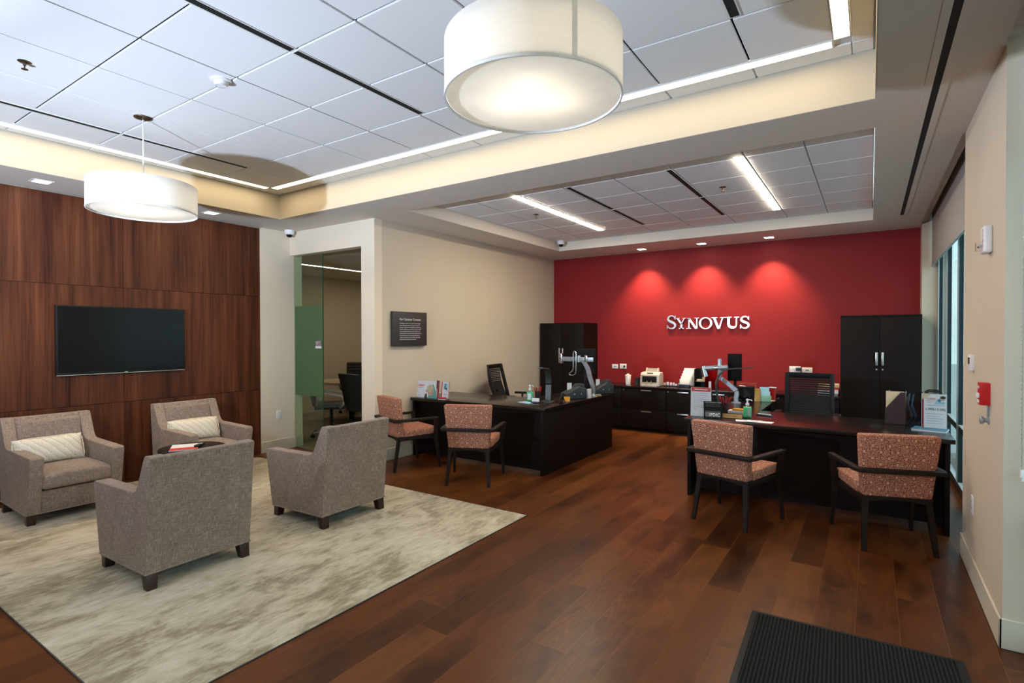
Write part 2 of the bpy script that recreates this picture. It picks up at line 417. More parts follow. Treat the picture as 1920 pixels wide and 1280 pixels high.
M = dict(
    floor=m_floor(), rug=m_rug(), walnut=m_walnut(), guest=m_guest(), cable=m_cable(), espresso=m_espresso(), cabinet=m_espresso('espresso_cabinet_veneer', .55, .75),  plaque=plain('matte_black_board', (.010,.010,.010), .75, spec=.15), mat=m_mat(), tile=m_tile(), carpet=m_carpet(),
    tweed=m_tweed('grey_brown_tweed', (.185,.136,.106,1), (.285,.216,.172,1), (.425,.338,.278,1)),
    wall=plain('beige_wall_paint', (.61,.525,.405), .7, var=.012, scale=200, spec=.25),
    wall_pale=plain('pale_wall_paint', (.78,.675,.53), .7, var=.012, scale=200, spec=.25),
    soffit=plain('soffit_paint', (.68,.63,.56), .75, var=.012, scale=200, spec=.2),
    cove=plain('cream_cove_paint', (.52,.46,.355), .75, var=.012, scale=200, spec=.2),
    red=plain('red_wall_paint', (.255,.0130,.0165), .6, var=.03, scale=150, spec=.25),
    trim=plain('cream_trim_paint', (.66,.60,.48), .45, var=.01, spec=.4),
    white=plain('white_paint', (.78,.78,.76), .5, var=.02),
    whitep=plain('white_plastic', (.84,.84,.83), .35, var=.02),
    paper=plain('white_paper', (.78,.78,.80), .7, var=.03, scale=60),
    reveal=plain('dark_reveal', (.10,.10,.11), .8),
    grid=plain('ceiling_grid_metal', (.55,.57,.60), .5),
    black=plain('black_plastic', (.0080,.0080,.0082), .5, var=.15, spec=.25),
    blackgloss=plain('black_gloss_screen', (.0035,.0035,.004), .2, var=.1, spec=.22),
    darkgrey=plain('charcoal_plastic', (.022,.024,.027), .45, var=.12),
    slot=plain('black_slot', (.004,.004,.004), .8),
    legwood=plain('dark_mahogany', (.028,.0105,.0075), .35, var=.25, scale=20),
    chairwood=plain('dark_brown_chair_wood', (.016,.0085,.0065), .5, var=.2, scale=20, spec=.22),
    chrome=plain('polished_aluminium', (.62,.63,.64), .22, metal=1, var=.04),
    steel=plain('brushed_steel', (.70,.68,.66), .3, metal=1, var=.05, scale=90),
    letter=plain('brushed_letter_metal', (.74,.73,.71), .22, metal=1, var=.03, scale=70),
    bronze=plain('bronze_canopy', (.16,.12,.085), .35, metal=.9, var=.1),
    silverplastic=plain('silver_plastic', (.36,.40,.44), .35, metal=.5, var=.05),
    lampgreen=plain('grey_green_lamp', (.045,.055,.048), .4, metal=.3, var=.1),
    brass=plain('brass_plate', (.42,.26,.085), .3, metal=.85, var=.1, scale=60),
    redp=plain('red_plastic', (.42,.012,.012), .35, var=.1),
    redpaper=plain('red_print', (.62,.045,.025), .6, var=.05),
    darkred=plain('dark_red_print', (.30,.012,.03), .6, var=.05),
    alarm=plain('alarm_red', (.55,.010,.012), .35, var=.05),
    blueprint=plain('pale_blue_paper', (.34,.58,.68), .6, var=.05),
    navy=plain('navy_plastic', (.012,.020,.045), .4, var=.1),
    bookblue=plain('steel_blue_cover', (.06,.17,.26), .45, var=.08),
    green=plain('pale_green_card', (.20,.42,.28), .5, var=.05),
    tan=plain('tan_kraft', (.36,.25,.12), .6, var=.1),
    manila=plain('manila_folder', (.70,.56,.36), .7, var=.05),
    yellow=plain('amber_card', (.72,.34,.03), .6, var=.05),
    greytext=plain('grey_print', (.22,.22,.23), .7, var=.05),
    greyband=plain('grey_band_print', (.10,.11,.10), .6, var=.05),
    skin=plain('photo_skin_print', (.58,.36,.26), .6, var=.08),
    blond=plain('photo_blond_print', (.55,.45,.30), .6, var=.12),
    teal=plain('photo_teal_print', (.10,.42,.36), .6, var=.1),
    darkhair=plain('photo_dark_print', (.03,.022,.02), .6, var=.1),
    sanitgel=plain('green_gel', (.06,.52,.20), .15, var=.05),
    clear=m_clear('clear_acrylic'), redclear=m_glass('red_clear_acrylic', (.85,.30,.32,1)), smoke=m_glass('smoked_acrylic', (.30,.38,.45,1)),
    glass=m_glass('green_tinted_glass', (.84,.92,.83,1)), doorglass=m_glass('door_glass', (.68,.84,.72,1)), winglass=m_glass('window_glass', (.84,.93,.92,1)),
    frost=m_frost(), glassedge=plain('green_glass_edge', (.008,.10,.055), .2),
    mullion=plain('dark_teal_mullion', (.012,.030,.036), .4, metal=.4, var=.1),
    mullionl=plain('pale_window_frame', (.40,.50,.50), .4, metal=.3, var=.05),
    blind=plain('grey_roller_fabric', (.36,.34,.32), .9, var=.04, scale=400),
    shade=m_shade(), hem=plain('shade_hem', (.62,.60,.55), .8), leather=plain('black_leather', (.010,.010,.0105), .42, var=.2, scale=60, bump=.1),
    mesh=plain('black_chair_mesh', (.0045,.0045,.0046), .8, var=.2, scale=200),
    sign=plain('charcoal_sign', (.030,.027,.029), .5, var=.05), signtext=plain('white_sign_text', (.72,.70,.66), .6),
    table=plain('pale_maple_laminate', (.45,.36,.23), .35, var=.05, scale=10),
    wire=plain('dark_wire', (.05,.03,.028), .4, metal=.6),
    outside=plain('pale_paving', (.42,.45,.44), .9, var=.1, scale=2),
    warmstrip=emit('linear_lamp_lens', (1.0,.80,.52), 14.5), whitestrip=emit('alcove_lamp_lens', (1.0,.86,.67), 82.0), downlens=emit('downlight_lens', (1,.93,.82), 20.0),
    confstrip=emit('conference_lamp_lens', (1.0,.86,.62), 20.0),
)
# ------------------------------------------------------------------ the setting
ZS = 2.967      # soffit underside
ZC = 3.26       # lounge tile ceiling
ZA = 3.11       # alcove tile ceiling
XL, XC, XR = -6.655, -4.98, .552
YB = 8.93       # red wall
def sbox(name, boxes, mat, bev=0, **kw):
    m = MB()
    for b in boxes: m.box(*b, bev=bev)
    return struct(m.build(name, mat, **kw))

sbox('floor', [(-6.80, .95, -3.1, 9.05, -.12, 0)], M['floor'])
sbox('floor_conference', [(-9.5, -5.09, 4.565, 9.05, -.12, .001)], M['carpet'])
# walls
sbox('wall_left', [(-6.80, -6.677, -3.1, 4.056, 0, 3.4), (-6.80, XL, 4.056, 4.68, 0, 3.4)], M['wall_pale'])
sbox('wall_header', [(XL, XC, 4.50, 4.62, 2.65, 3.4), (-5.215, XC, 4.50, 4.62, 0, 2.65)], M['wall_pale'])
sbox('wall_alcove', [(-5.09, XC, 4.62, YB, 0, 3.4)], M['wall'])
sbox('wall_far', [(-5.09, .85, YB, 9.05, 0, 3.4)], M['red'])
sbox('wall_right', [(XR, .85, 3.55, 4.93, 0, 3.4), (XR, .85, 8.68, YB, 0, 3.4), (XR, .85, -3.1, -2.4, 0, 3.4)], M['wall'])
sbox('wall_near', [(-6.80, .85, -3.2, -3.1, 0, 3.4)], M['wall'])
sbox('wall_conference', [(-9.5, -9.38, 4.5, 9.05, 0, 2.9), (-9.5, -6.80, 4.5, 4.62, 0, 2.9), (-9.5, -5.09, 8.95, 9.05, 0, 2.9)], M['wall'])
sbox('ceiling_conference', [(-9.5, -5.09, 4.62, 9.05, 2.75, 2.9)], M['soffit'])
# baseboards
def bb(name, boxes):
    m = MB()
    for b in boxes: m.box(*b, bev=.004, seg=1)
    return struct(m.build(name, M['trim']))
bb('baseboard_left', [(XL, XL+.014, 4.06, 4.68, 0, .15)])
bb('baseboard_alcove', [(XC, XC+.014, 4.488, YB, 0, .15), (-5.215, XC+.014, 4.486, 4.50, 0, .15)])
bb('baseboard_right', [(XR-.014, XR, 3.536, 4.93, 0, .15), (XR-.014, .72, 3.536, 3.55, 0, .15)])
bb('baseboard_far', [(XC, XR, YB-.014, YB, 0, .15)])

# dropped soffit: its inner faces are the cove and the alcove recess
m = MB()
for b in [(-6.80, -6.0, -3.1, 4.62), (-6.0, .025, 3.92, 4.46), (.025, .54, -3.1, 9.0), (-6.0, -4.37, 4.46, 4.62), (-5.0, -4.37, 4.62, 8.02), (-5.0, .025, 8.02, 9.0), (-6.0, .025, -3.1, -1.2)]:
    m.box(*b, ZS, 3.4)
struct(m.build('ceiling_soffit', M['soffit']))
# right side: boxes over the window bays (blind pockets)
sbox('ceiling_pocket', [(.54, .60, 4.93, 8.68, 2.995, 3.4), (.60, .95, 4.93, 8.68, 3.16, 3.4), (.54, XR, 3.55, 4.93, ZS, 3.4), (.54, XR, 8.68, 9.0, ZS, 3.4), (.54, .60, -2.4, 3.55, 2.995, 3.4), (.60, .95, -2.4, 3.55, 3.16, 3.4), (.54, XR, -3.1, -2.4, ZS, 3.4)], M['soffit'])
# cove lining (cream board on the four inner faces)
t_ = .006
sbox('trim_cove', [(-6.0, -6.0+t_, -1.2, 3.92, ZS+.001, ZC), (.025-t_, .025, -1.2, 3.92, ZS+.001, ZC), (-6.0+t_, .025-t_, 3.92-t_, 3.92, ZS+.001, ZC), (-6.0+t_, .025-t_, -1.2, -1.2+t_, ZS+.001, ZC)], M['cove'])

def tiles(name, xs, ys, z, skip=lambda i, j: False, top=.03, gap=.006):
    m = MB()
    m.box(xs[0][0], xs[-1][1], ys[0][0], ys[-1][1], z+.012, z+.10, M['grid'])
    for i, (a, b) in enumerate(xs):
        for j, (c, d) in enumerate(ys):
            if skip(i, j): continue
            m.box(a+gap, b-gap, c+gap, d-gap, z, z+.013, M['tile'], bev=.003, seg=1)
    return struct(m.build(name, smooth=0))
def iv(l): return list(zip(l[:-1], l[1:]))
LX = [-5.775, -5.30, -4.70, -4.105, -3.51, -2.92, -2.34, -1.775, -1.205, -.635, -.182]
LY = [-.90, -.28, .285, .85, 1.415, 1.985, 2.545, 3.11, 3.645]
tiles('ceiling', iv(LX), iv(LY), ZC)
# border tiles outside the linear lamps
m = MB()
m.box(-5.994, .019, -1.194, 3.914, ZC+.012, ZC+.10, M['grid'])
by = [-1.19] + LY[1:-1] + [3.745, 3.91]
for a, b in iv(by):
    m.box(-5.985, -5.878, a+.006, b-.006, ZC, ZC+.0135, M['white'], bev=.003, seg=1)
    m.box(-.094, .010, a+.006, b-.006, ZC, ZC+.0135, M['white'], bev=.003, seg=1)
for a, b in iv([-5.878] + LX[1:-1] + [-.094]):
    m.box(a+.006, b-.006, 3.754, 3.905, ZC, ZC+.0135, M['white'], bev=.003, seg=1)
    m.box(a+.006, b-.006, -1.185, -1.01, ZC, ZC+.0135, M['white'], bev=.003, seg=1)
struct(m.build('trim_ceiling_border', smooth=0))
AX = [-4.365, -3.87, -3.27, -2.72, -2.14, -1.56, -.92, -.456, .02]
AY = [4.465, 5.085, 5.67, 6.27, 6.86, 7.43, 8.015]
tiles('ceiling_alcove', iv(AX), iv(AY), ZA)

# wood panelling of the lounge wall
pan = thing('wall_panelling', 'walnut veneer panelling covering the lounge wall behind the television', 'wall panelling', (-6.677, 0, 0))
for (a, b) in [(-3.1, -.64), (-.64, .93), (.93, 2.503), (2.503, 4.056)]:
    for (c, d) in [(0, .845), (.845, 2.063), (2.063, ZS)]:
        MB().box(.002, .022, a+.002, b-.002, c+.002, d-.002, bev=.0008, seg=1).build('panel', M['walnut'], pan)
MB().box(.0002, .0018, -3.1, 4.056, 0, ZS).build('backing', M['slot'], pan)
pan['kind'] = 'structure'
sbox('trim_panel_top', [(-6.655, -6.643, -3.1, 4.056, ZS-.018, ZS-.0005)], M['steel'])

# windows in the right wall
def window(name, y0, y1, muls, blind_z):
    fr = MB()
    X0, X1 = .724, .757
    fr.box(X0, X1, y0, y0+.05, 0, 3.1); fr.box(X0, X1, y1-.05, y1, 0, 3.1)
    for y in muls: fr.box(X0, X1, y-.027, y+.027, .05, 3.1)
    for z, h in ((0, .10), (.60, .065), (3.03, .10)): fr.box(X0+.001, X1-.001, y0+.04, y1-.04, z, z+h)
    f = struct(fr.build(name, M['mullion']))
    cap = MB()
    for z, h in ((.10, .006), (.665, .006)): cap.box(X0-.004, X0+.03, y0+.05, y1-.05, z, z+h)
    for y in muls+[y0+.05, y1-.05]: cap.box(X0-.012, X0, y-.012, y+.012, .106, 3.03)
    cap.build('frame', M['mullionl'], f)
    ys = [y0]+muls+[y1]
    for a, b in iv(ys):
        for c, d in ((.10, .60), (.665, 3.03)):
            MB().box(.742, .748, a+.028, b-.028, c, d).build('pane', M['winglass'], f)
    return f
window('window_1', -2.4, 3.55, [-1.21, -.02, 1.17, 2.36], 2.4)
window('window_2', 4.93, 8.68, [5.87, 6.81, 7.74], 2.4)
sbox('ground_outside', [(.95, 40, -30, 40, -.3, -.15)], M['outside'])

# fixed glass panel beside the conference room door
gp = MB(); gp.box(XL+.004, -6.03, 4.553, 4.565, .012, 2.646)
gp = struct(gp.build('window_3', M['glass']))
MB().box(XL+.006, -6.032, 4.5655, 4.5675, .735, 1.955).build('frosted_band', M['frost'], gp)
MB().box(-6.0315, -6.0285, 4.5525, 4.5655, .012, 2.646).build('glass_edge', M['glassedge'], gp)
MB().box(XL+.004, -6.03, 4.545, 4.572, .0, .014).build('floor_channel', M['chrome'], gp)
# door: swung open into the conference room, seen nearly edge-on
d = bpy.data.objects.new('door_1', None); COL.objects.link(d); d.location = (-5.235, 4.60, 0); d.rotation_euler = (0, 0, R(138.0)); struct(d)
MB().box(.0, .80, -.006, .006, .012, 2.636).build('pane', M['doorglass'], d)
MB().box(.03, .798, .0062, .0075, .735, 1.955).build('frosted_band', M['frost'], d)
MB().box(.8, .803, -.006, .006, .012, 2.636).build('glass_edge', M['glassedge'], d)
pf = MB(); pf.box(-.012, .13, -.014, .014, 2.53, 2.645, bev=.004); pf.build('patch_fitting', M['steel'], d)
pf = MB(); pf.box(-.012, .13, -.014, .014, .0, .10, bev=.004); pf.build('patch_fitting', M['steel'], d)
# ------------------------------------------------------------------ lamps and ceiling fittings
def linear(name, label, x0, x1, y0, y1, z, lens, group=None, drop=.002):
    t = thing(name, label, 'ceiling light', ((x0+x1)/2, (y0+y1)/2, z), 0, group)
    cx, cy = (x0+x1)/2, (y0+y1)/2
    m = MB(); e = .006
    a, b, c, d = x0-cx, x1-cx, y0-cy, y1-cy
    m.box(a, a+e, c, d, -.004, .010); m.box(b-e, b, c, d, -.004, .010); m.box(a+e, b-e, c, c+e, -.004, .010); m.box(a+e, b-e, d-e, d, -.004, .010)
    m.build('frame', M['white'], t)
    MB().box(a+e, b-e, c+e, d-e, -drop, .006, bev=min(.003, drop)).build('lens', lens, t)
    return t
W_ = M['warmstrip']
linear('linear_light', 'linear ceiling light running along the cove edge toward the red wall side', -5.775, -.19, 3.655, 3.745, ZC, W_, 'cove edge lights')
linear('linear_light', 'linear ceiling light along the cove edge above the walnut wall', -5.870, -5.780, -1.0, 3.65, ZC, W_, 'cove edge lights')
linear('linear_light', 'linear ceiling light along the cove edge on the window side', -.186, -.098, -1.0, 3.65, ZC, W_, 'cove edge lights')
linear('linear_light', 'linear ceiling light in the alcove nearer the beige side wall', -3.372, -3.274, 5.05, 7.40, ZA, M['whitestrip'], 'alcove linear lights', .009)
linear('linear_light', 'linear ceiling light in the alcove nearer the windows', -1.012, -.924, 5.03, 7.405, ZA, M['whitestrip'], 'alcove linear lights', .009)
linear('linear_light', 'linear ceiling light inside the glass-fronted conference room', -7.99, -7.90, 4.95, 8.6, 2.75, M['confstrip'])

def downlight(label, x, y, power, aim, group):
    t = thing('downlight', label, 'downlight', (x, y, ZS), 0, group)
    s = .075
    m = MB()
    for a, b, c, d in ((-s, s, -s, -s+.016), (-s, s, s-.016, s), (-s, -s+.016, -s+.016, s-.016), (s-.016, s, -s+.016, s-.016)): m.box(a, b, c, d, -.005, .004)
    m.build('trim_ring', M['white'], t)
    MB().box(-s+.016, s-.016, -s+.016, s-.016, -.002, .003).build('lens', M['downlens'], t)
    l = bpy.data.lights.new('downlight_beam', 'SPOT'); l.energy = power; l.color = (1, .76, .46); l.spot_size = R(84); l.spot_blend = .8; l.shadow_soft_size = .04
    o = bpy.data.objects.new('downlight_beam', l); COL.objects.link(o); o.parent = t; o.location = (0, 0, -.012)
    o.rotation_euler = aim
    return t
DL = 'square downlights'
downlight('square downlight in the soffit above the lounge wall, beside the small pendant', -6.33, 1.741, 75, (0, R(-14), 0), DL)
downlight('square downlight in the soffit above the lounge wall, nearest the glass door', -6.33, 3.269, 75, (0, R(-14), 0), DL)
downlight('square downlight above the red wall nearest the beige side wall', -3.142, 8.60, 190, (R(10), 0, 0), DL)
downlight('square downlight above the red wall, middle of three', -2.182, 8.60, 190, (R(10), 0, 0), DL)
downlight('square downlight above the red wall nearest the window side', -1.228, 8.60, 190, (R(10), 0, 0), DL)

def pendant(label, x, y, zb, zt, r, power, seam):
    t = thing('pendant_light', label, 'pendant light', (x, y, ZC), 0, 'white drum pendants')
    h = zt-zb; b = zb-ZC; n = 96
    m = MB(); prof = [(r, 0), (r, h), (r-.004, h), (r-.004, 0), (r, 0)]
    m.lathe(prof, (0,0,b), n, cap=False); m.build('drum_shade', M['shade'], t)
    m = MB(); m.lathe([(r+.0015, 0), (r+.0015, .010), (r-.006, .010), (r-.006, 0), (r+.0015, 0)], (0,0,b-.0005), n, cap=False)
    m.build('bottom_hem', M['hem'], t)
    m = MB(); m.lathe([(0, 0), (r-.007, 0), (r-.007, .004), (0, .004)], (0,0,b+.012), n, cap=False); m.build('bottom_diffuser', M['shade'], t)
    m = MB(); m.box(-.010, .010, -r-.0015, -r+.001, b+.01, b+h, M=Rz(seam)); m.build('shade_seam', M['hem'], t)
    m = MB(); m.lathe([(0, -.018), (.030, -.016), (.062, -.006), (.064, 0), (0, 0)], (0,0,0), 32); m.build('canopy', M['bronze'], t)
    m = MB(); m.cyl((0,0,-.015), (0,0,b+h-.02), .0045, seg=10); m.build('stem', M['white'], t)
    m = MB()
    for k in range(3):
        a = k*2*PI/3+.4
        m.cyl((0,0,b+h-.03), (r*.995*math.cos(a), r*.995*math.sin(a), b+h-.03), .003, seg=8)
    m.lathe([(0, 0), (.03, 0), (.03, .06), (0, .06)], (0,0,b+h-.07), 16)
    m.lathe([(0, 0), (.25, 0), (.25, .004), (0, .004)], (0,0,b+h*.72), 40)  # unseen opaque disc, added to block the bulbs' uplight
    m.build('spider_and_uplight_block', M['white'], t)
    for k in range(3):
        a = k*2*PI/3+1.0
        l = bpy.data.lights.new('bulb', 'POINT'); l.energy = power/3; l.color = (1, .90, .76); l.shadow_soft_size = .045
        o = bpy.data.objects.new('bulb', l); COL.objects.link(o); o.parent = t; o.location = (.12*math.cos(a), .12*math.sin(a), b+h*.52)
    return t
pendant('white drum pendant hanging near the walnut wall, the smaller in view', -4.754, 1.934, 2.515, 2.738, .366, 8, R(250))
pendant('large white drum pendant at the top of the picture, cut by its edge', -1.19, 1.955, 2.54, 2.775, .372, 15, R(55))

def slot(label, x, y0, y1, z, w=.048, group='ceiling air slots'):
    t = thing('air_slot', label, 'air vent', (x, y0, z), 0, group)
    L = y1-y0
    MB().box(-w/2, w/2, .004, L-.004, -.0035, .012).build('slot', M['slot'], t)
    m = MB(); m.box(-w/2-.014, -w/2, 0, L, -.005, .012); m.box(w/2, w/2+.006, 0, L, -.005, .012); m.box(-w/2, w/2, 0, .004, -.005, .012); m.box(-w/2, w/2, L-.004, L, -.005, .012)
    m.build('flange', M['white'], t)
    return t
for x, nm in ((-5.285, 'above the walnut wall side'), (-2.885, 'in the middle of the lounge ceiling'), (-.610, 'beyond the large pendant on the window side')):
    slot('black linear air slot %s, far length' % nm, x, 1.992, 3.09, ZC)
    if x < -1: slot('black linear air slot %s, near length' % nm, x, .86, 1.978, ZC)
for x, nm in ((-2.66, 'nearer the beige side wall'), (-1.59, 'nearer the windows')):
    slot('black linear air slot in the alcove ceiling %s, front length' % nm, x, 5.06, 6.262, ZA)
    slot('black linear air slot in the alcove ceiling %s, rear length' % nm, x, 6.278, 7.36, ZA)
t = thing('air_slot', 'long black air slot in the soffit beside the windows', 'air vent', (.308, 0, ZS), 0)
MB().box(-.018, .018, -2.5, 7.87, -.0015, .0).build('slot', M['slot'], t)
m = MB(); m.box(-.055, -.018, -2.55, 7.91, -.004, .0); m.box(.018, .055, -2.55, 7.91, -.004, .0); m.box(-.018, .018, 7.87, 7.91, -.004, .0); m.build('flange', M['soffit'], t)

# small ceiling things
def sprinkler(label, x, y, z):
    t = thing('sprinkler', label, 'sprinkler', (x, y, z), 0, 'fire sprinklers')
    m = MB(); m.lathe([(0, -.006), (.030, -.005), (.036, 0), (.036, .004), (0, .004)], seg=24); m.build('escutcheon', M['bronze'], t)
    m = MB(); m.cyl((0,0,-.004), (0,0,-.022), .009, seg=12); m.cyl((.010,0,-.018), (.004,0,-.045), .0025, seg=6); m.cyl((-.010,0,-.018), (-.004,0,-.045), .0025, seg=6)
    m.lathe([(0, -.048), (.018, -.047), (.018, -.045), (0, -.044)], seg=16); m.build('head', M['bronze'], t)
sprinkler('fire sprinkler in the lounge ceiling left of the smoke detector', -4.40, 1.134, ZC)
sprinkler('fire sprinkler in the alcove ceiling beside the linear light nearer the beige wall', -3.60, 5.985, ZA)
sprinkler('fire sprinkler in the alcove ceiling beside the linear light nearer the windows', -1.303, 5.985, ZA)
t = thing('smoke_detector', 'round white smoke detector on the lounge ceiling tiles', 'smoke detector', (-3.625, 1.945, ZC))
m = MB(); m.lathe([(0, -.040), (.032, -.038), (.043, -.026), (.046, -.012), (.062, -.010), (.064, 0), (0, 0)], seg=36); m.build('body', M['whitep'], t)
m = MB(); m.lathe([(.0335, -.0392), (.037, -.036), (.0355, -.0405), (.0335, -.0392)], seg=30, cap=False); m.build('ring', M['grid'], t)
def dome(label, x, y, z, a=0):
    t = thing('security_camera', label, 'security camera', (x, y, z), a, 'dome security cameras')
    m = MB(); m.lathe([(.062, 0), (.063, -.030), (.058, -.052), (.048, -.060), (.030, -.062), (0, -.060)], seg=36); m.lathe([(.062, 0), (0, 0)], seg=36, cap=False); m.build('housing', M['whitep'], t)
    m = MB(); m.lathe([(.040, -.058), (.040, -.068), (.034, -.083), (.022, -.093), (0, -.097)], seg=32); m.build('dome', M['blackgloss'], t)
dome('white dome security camera in the soffit corner above the glass panel', -6.52, 4.40, ZS+.0015)
dome('white dome security camera in the alcove recess corner above the tall cabinet', -4.265, 7.89, ZA)

# ------------------------------------------------------------------ light from outside, the photographer's flash, the world
w = bpy.data.worlds.new('daylight'); SC.world = w; w.use_nodes = True
nt = w.node_tree; nt.nodes.clear()
o = nt.nodes.new('ShaderNodeOutputWorld'); bg = nt.nodes.new('ShaderNodeBackground'); tc = nt.nodes.new('ShaderNodeTexCoord'); sp = nt.nodes.new('ShaderNodeSeparateXYZ'); cr = nt.nodes.new('ShaderNodeValToRGB')
nt.links.new(tc.outputs['Generated'], sp.inputs[0]); nt.links.new(sp.outputs[2], cr.inputs[0]); nt.links.new(cr.outputs[0], bg.inputs[0]); nt.links.new(bg.outputs[0], o.inputs[0])
cr.color_ramp.elements[0].color = (.40, .49, .53, 1); cr.color_ramp.elements[1].color = (.43, .54, .64, 1)
bg.inputs[1].default_value = 4.0
# bare flash on a stand, flagged so that it throws a flat beam just above the horizon (strength by elevation, like an IES profile)
fl = bpy.data.lights.new('flash', 'POINT'); fl.energy = 1350; fl.color = (.66, .79, 1.0); fl.shadow_soft_size = .04
fo = bpy.data.objects.new('flash', fl); COL.objects.link(fo); fo.location = (-3.62, -.07, 1.895)
fl.use_nodes = True; nt = fl.node_tree; em = [n for n in nt.nodes if n.type == 'EMISSION'][0]
tc = nt.nodes.new('ShaderNodeTexCoord'); sp = nt.nodes.new('ShaderNodeSeparateXYZ'); nt.links.new(tc.outputs['Normal'], sp.inputs[0])
mr = nt.nodes.new('ShaderNodeMapRange'); mr.inputs[1].default_value = -1; mr.inputs[2].default_value = 1; nt.links.new(sp.outputs[2], mr.inputs[0])
cr = nt.nodes.new('ShaderNodeValToRGB'); cr.color_ramp.interpolation = 'LINEAR'
K = [(-42, .01), (-28, .03), (-17, .14), (-7, .33), (4, .46), (10, .70), (14, .70), (20, .48), (27, .36), (50, .12)]
while len(cr.color_ramp.elements) < len(K): cr.color_ramp.elements.new(.5)
for e, (d_, v_) in zip(cr.color_ramp.elements, K): e.position = (math.sin(R(d_))+1)/2; e.color = (v_, v_, v_, 1)
nt.links.new(mr.outputs[0], cr.inputs[0]); nt.links.new(cr.outputs[0], em.inputs['Strength'])

# ------------------------------------------------------------------ camera
yaw, pitch, roll = R(33.6), R(-.65), R(-.09)
F_ = Vector((-math.sin(yaw), math.cos(yaw), 0)); Rt = Vector((math.cos(yaw), math.sin(yaw), 0)); U_ = Vector((0,0,1))
F2 = F_*math.cos(pitch)+U_*math.sin(pitch); U2 = U_*math.cos(pitch)-F_*math.sin(pitch)
R2 = Rt*math.cos(roll)+U2*math.sin(roll); U3 = U2*math.cos(roll)-Rt*math.sin(roll)
cam = bpy.data.cameras.new('camera'); cam.sensor_width = 36; cam.lens = 1010/1920*36; cam.clip_start = .05
co = bpy.data.objects.new('camera', cam); COL.objects.link(co)
co.matrix_world = basis((0,0,1.55), R2, U3, -F2)
SC.camera = co
SC.view_settings.view_transform = 'Standard'; SC.view_settings.look = 'None'; SC.view_settings.gamma = 1; SC.view_settings.use_curve_mapping = False
SC.view_settings.exposure = 0
SC.cycles.max_bounces = 8; SC.cycles.diffuse_bounces = 4; SC.cycles.transparent_max_bounces = 12; SC.cycles.use_denoising = True; SC.cycles.caustics_reflective = False; SC.cycles.caustics_refractive = False
SC.cycles.sample_clamp_indirect = 6
# ------------------------------------------------------------------ rugs
t = thing('area_rug', 'large mottled beige area rug under the four tweed armchairs', 'rug', (-4.45, 2.42, 0))
MB().box(-2.05, 2.0, -1.49, 1.49, .0005, .006, bev=.002).build('pile', M['rug'], t)
m = MB()
for b in ((-2.056, 2.006, -1.496, -1.486), (-2.056, 2.006, 1.486, 1.496), (-2.056, -2.046, -1.486, 1.486), (1.996, 2.006, -1.486, 1.486)): m.box(*b, 0, .0055, bev=.002)
m.build('binding', M['darkgrey'], t)
t = thing('entrance_mat', 'black ribbed entrance mat on the plank floor in front of the camera', 'mat', (-.05, 2.40, 0), R(2.2))
MB().box(-.43, .43, -.845, .845, .002, .012, bev=.003).build('pile', M['mat'], t)
m = MB()
for b in ((-.46, .46, -.87, -.845), (-.46, .46, .845, .87), (-.46, -.43, -.845, .845), (.43, .46, -.845, .845)): m.box(*b, 0, .008, bev=.003)
m.build('rubber_border', M['black'], t)

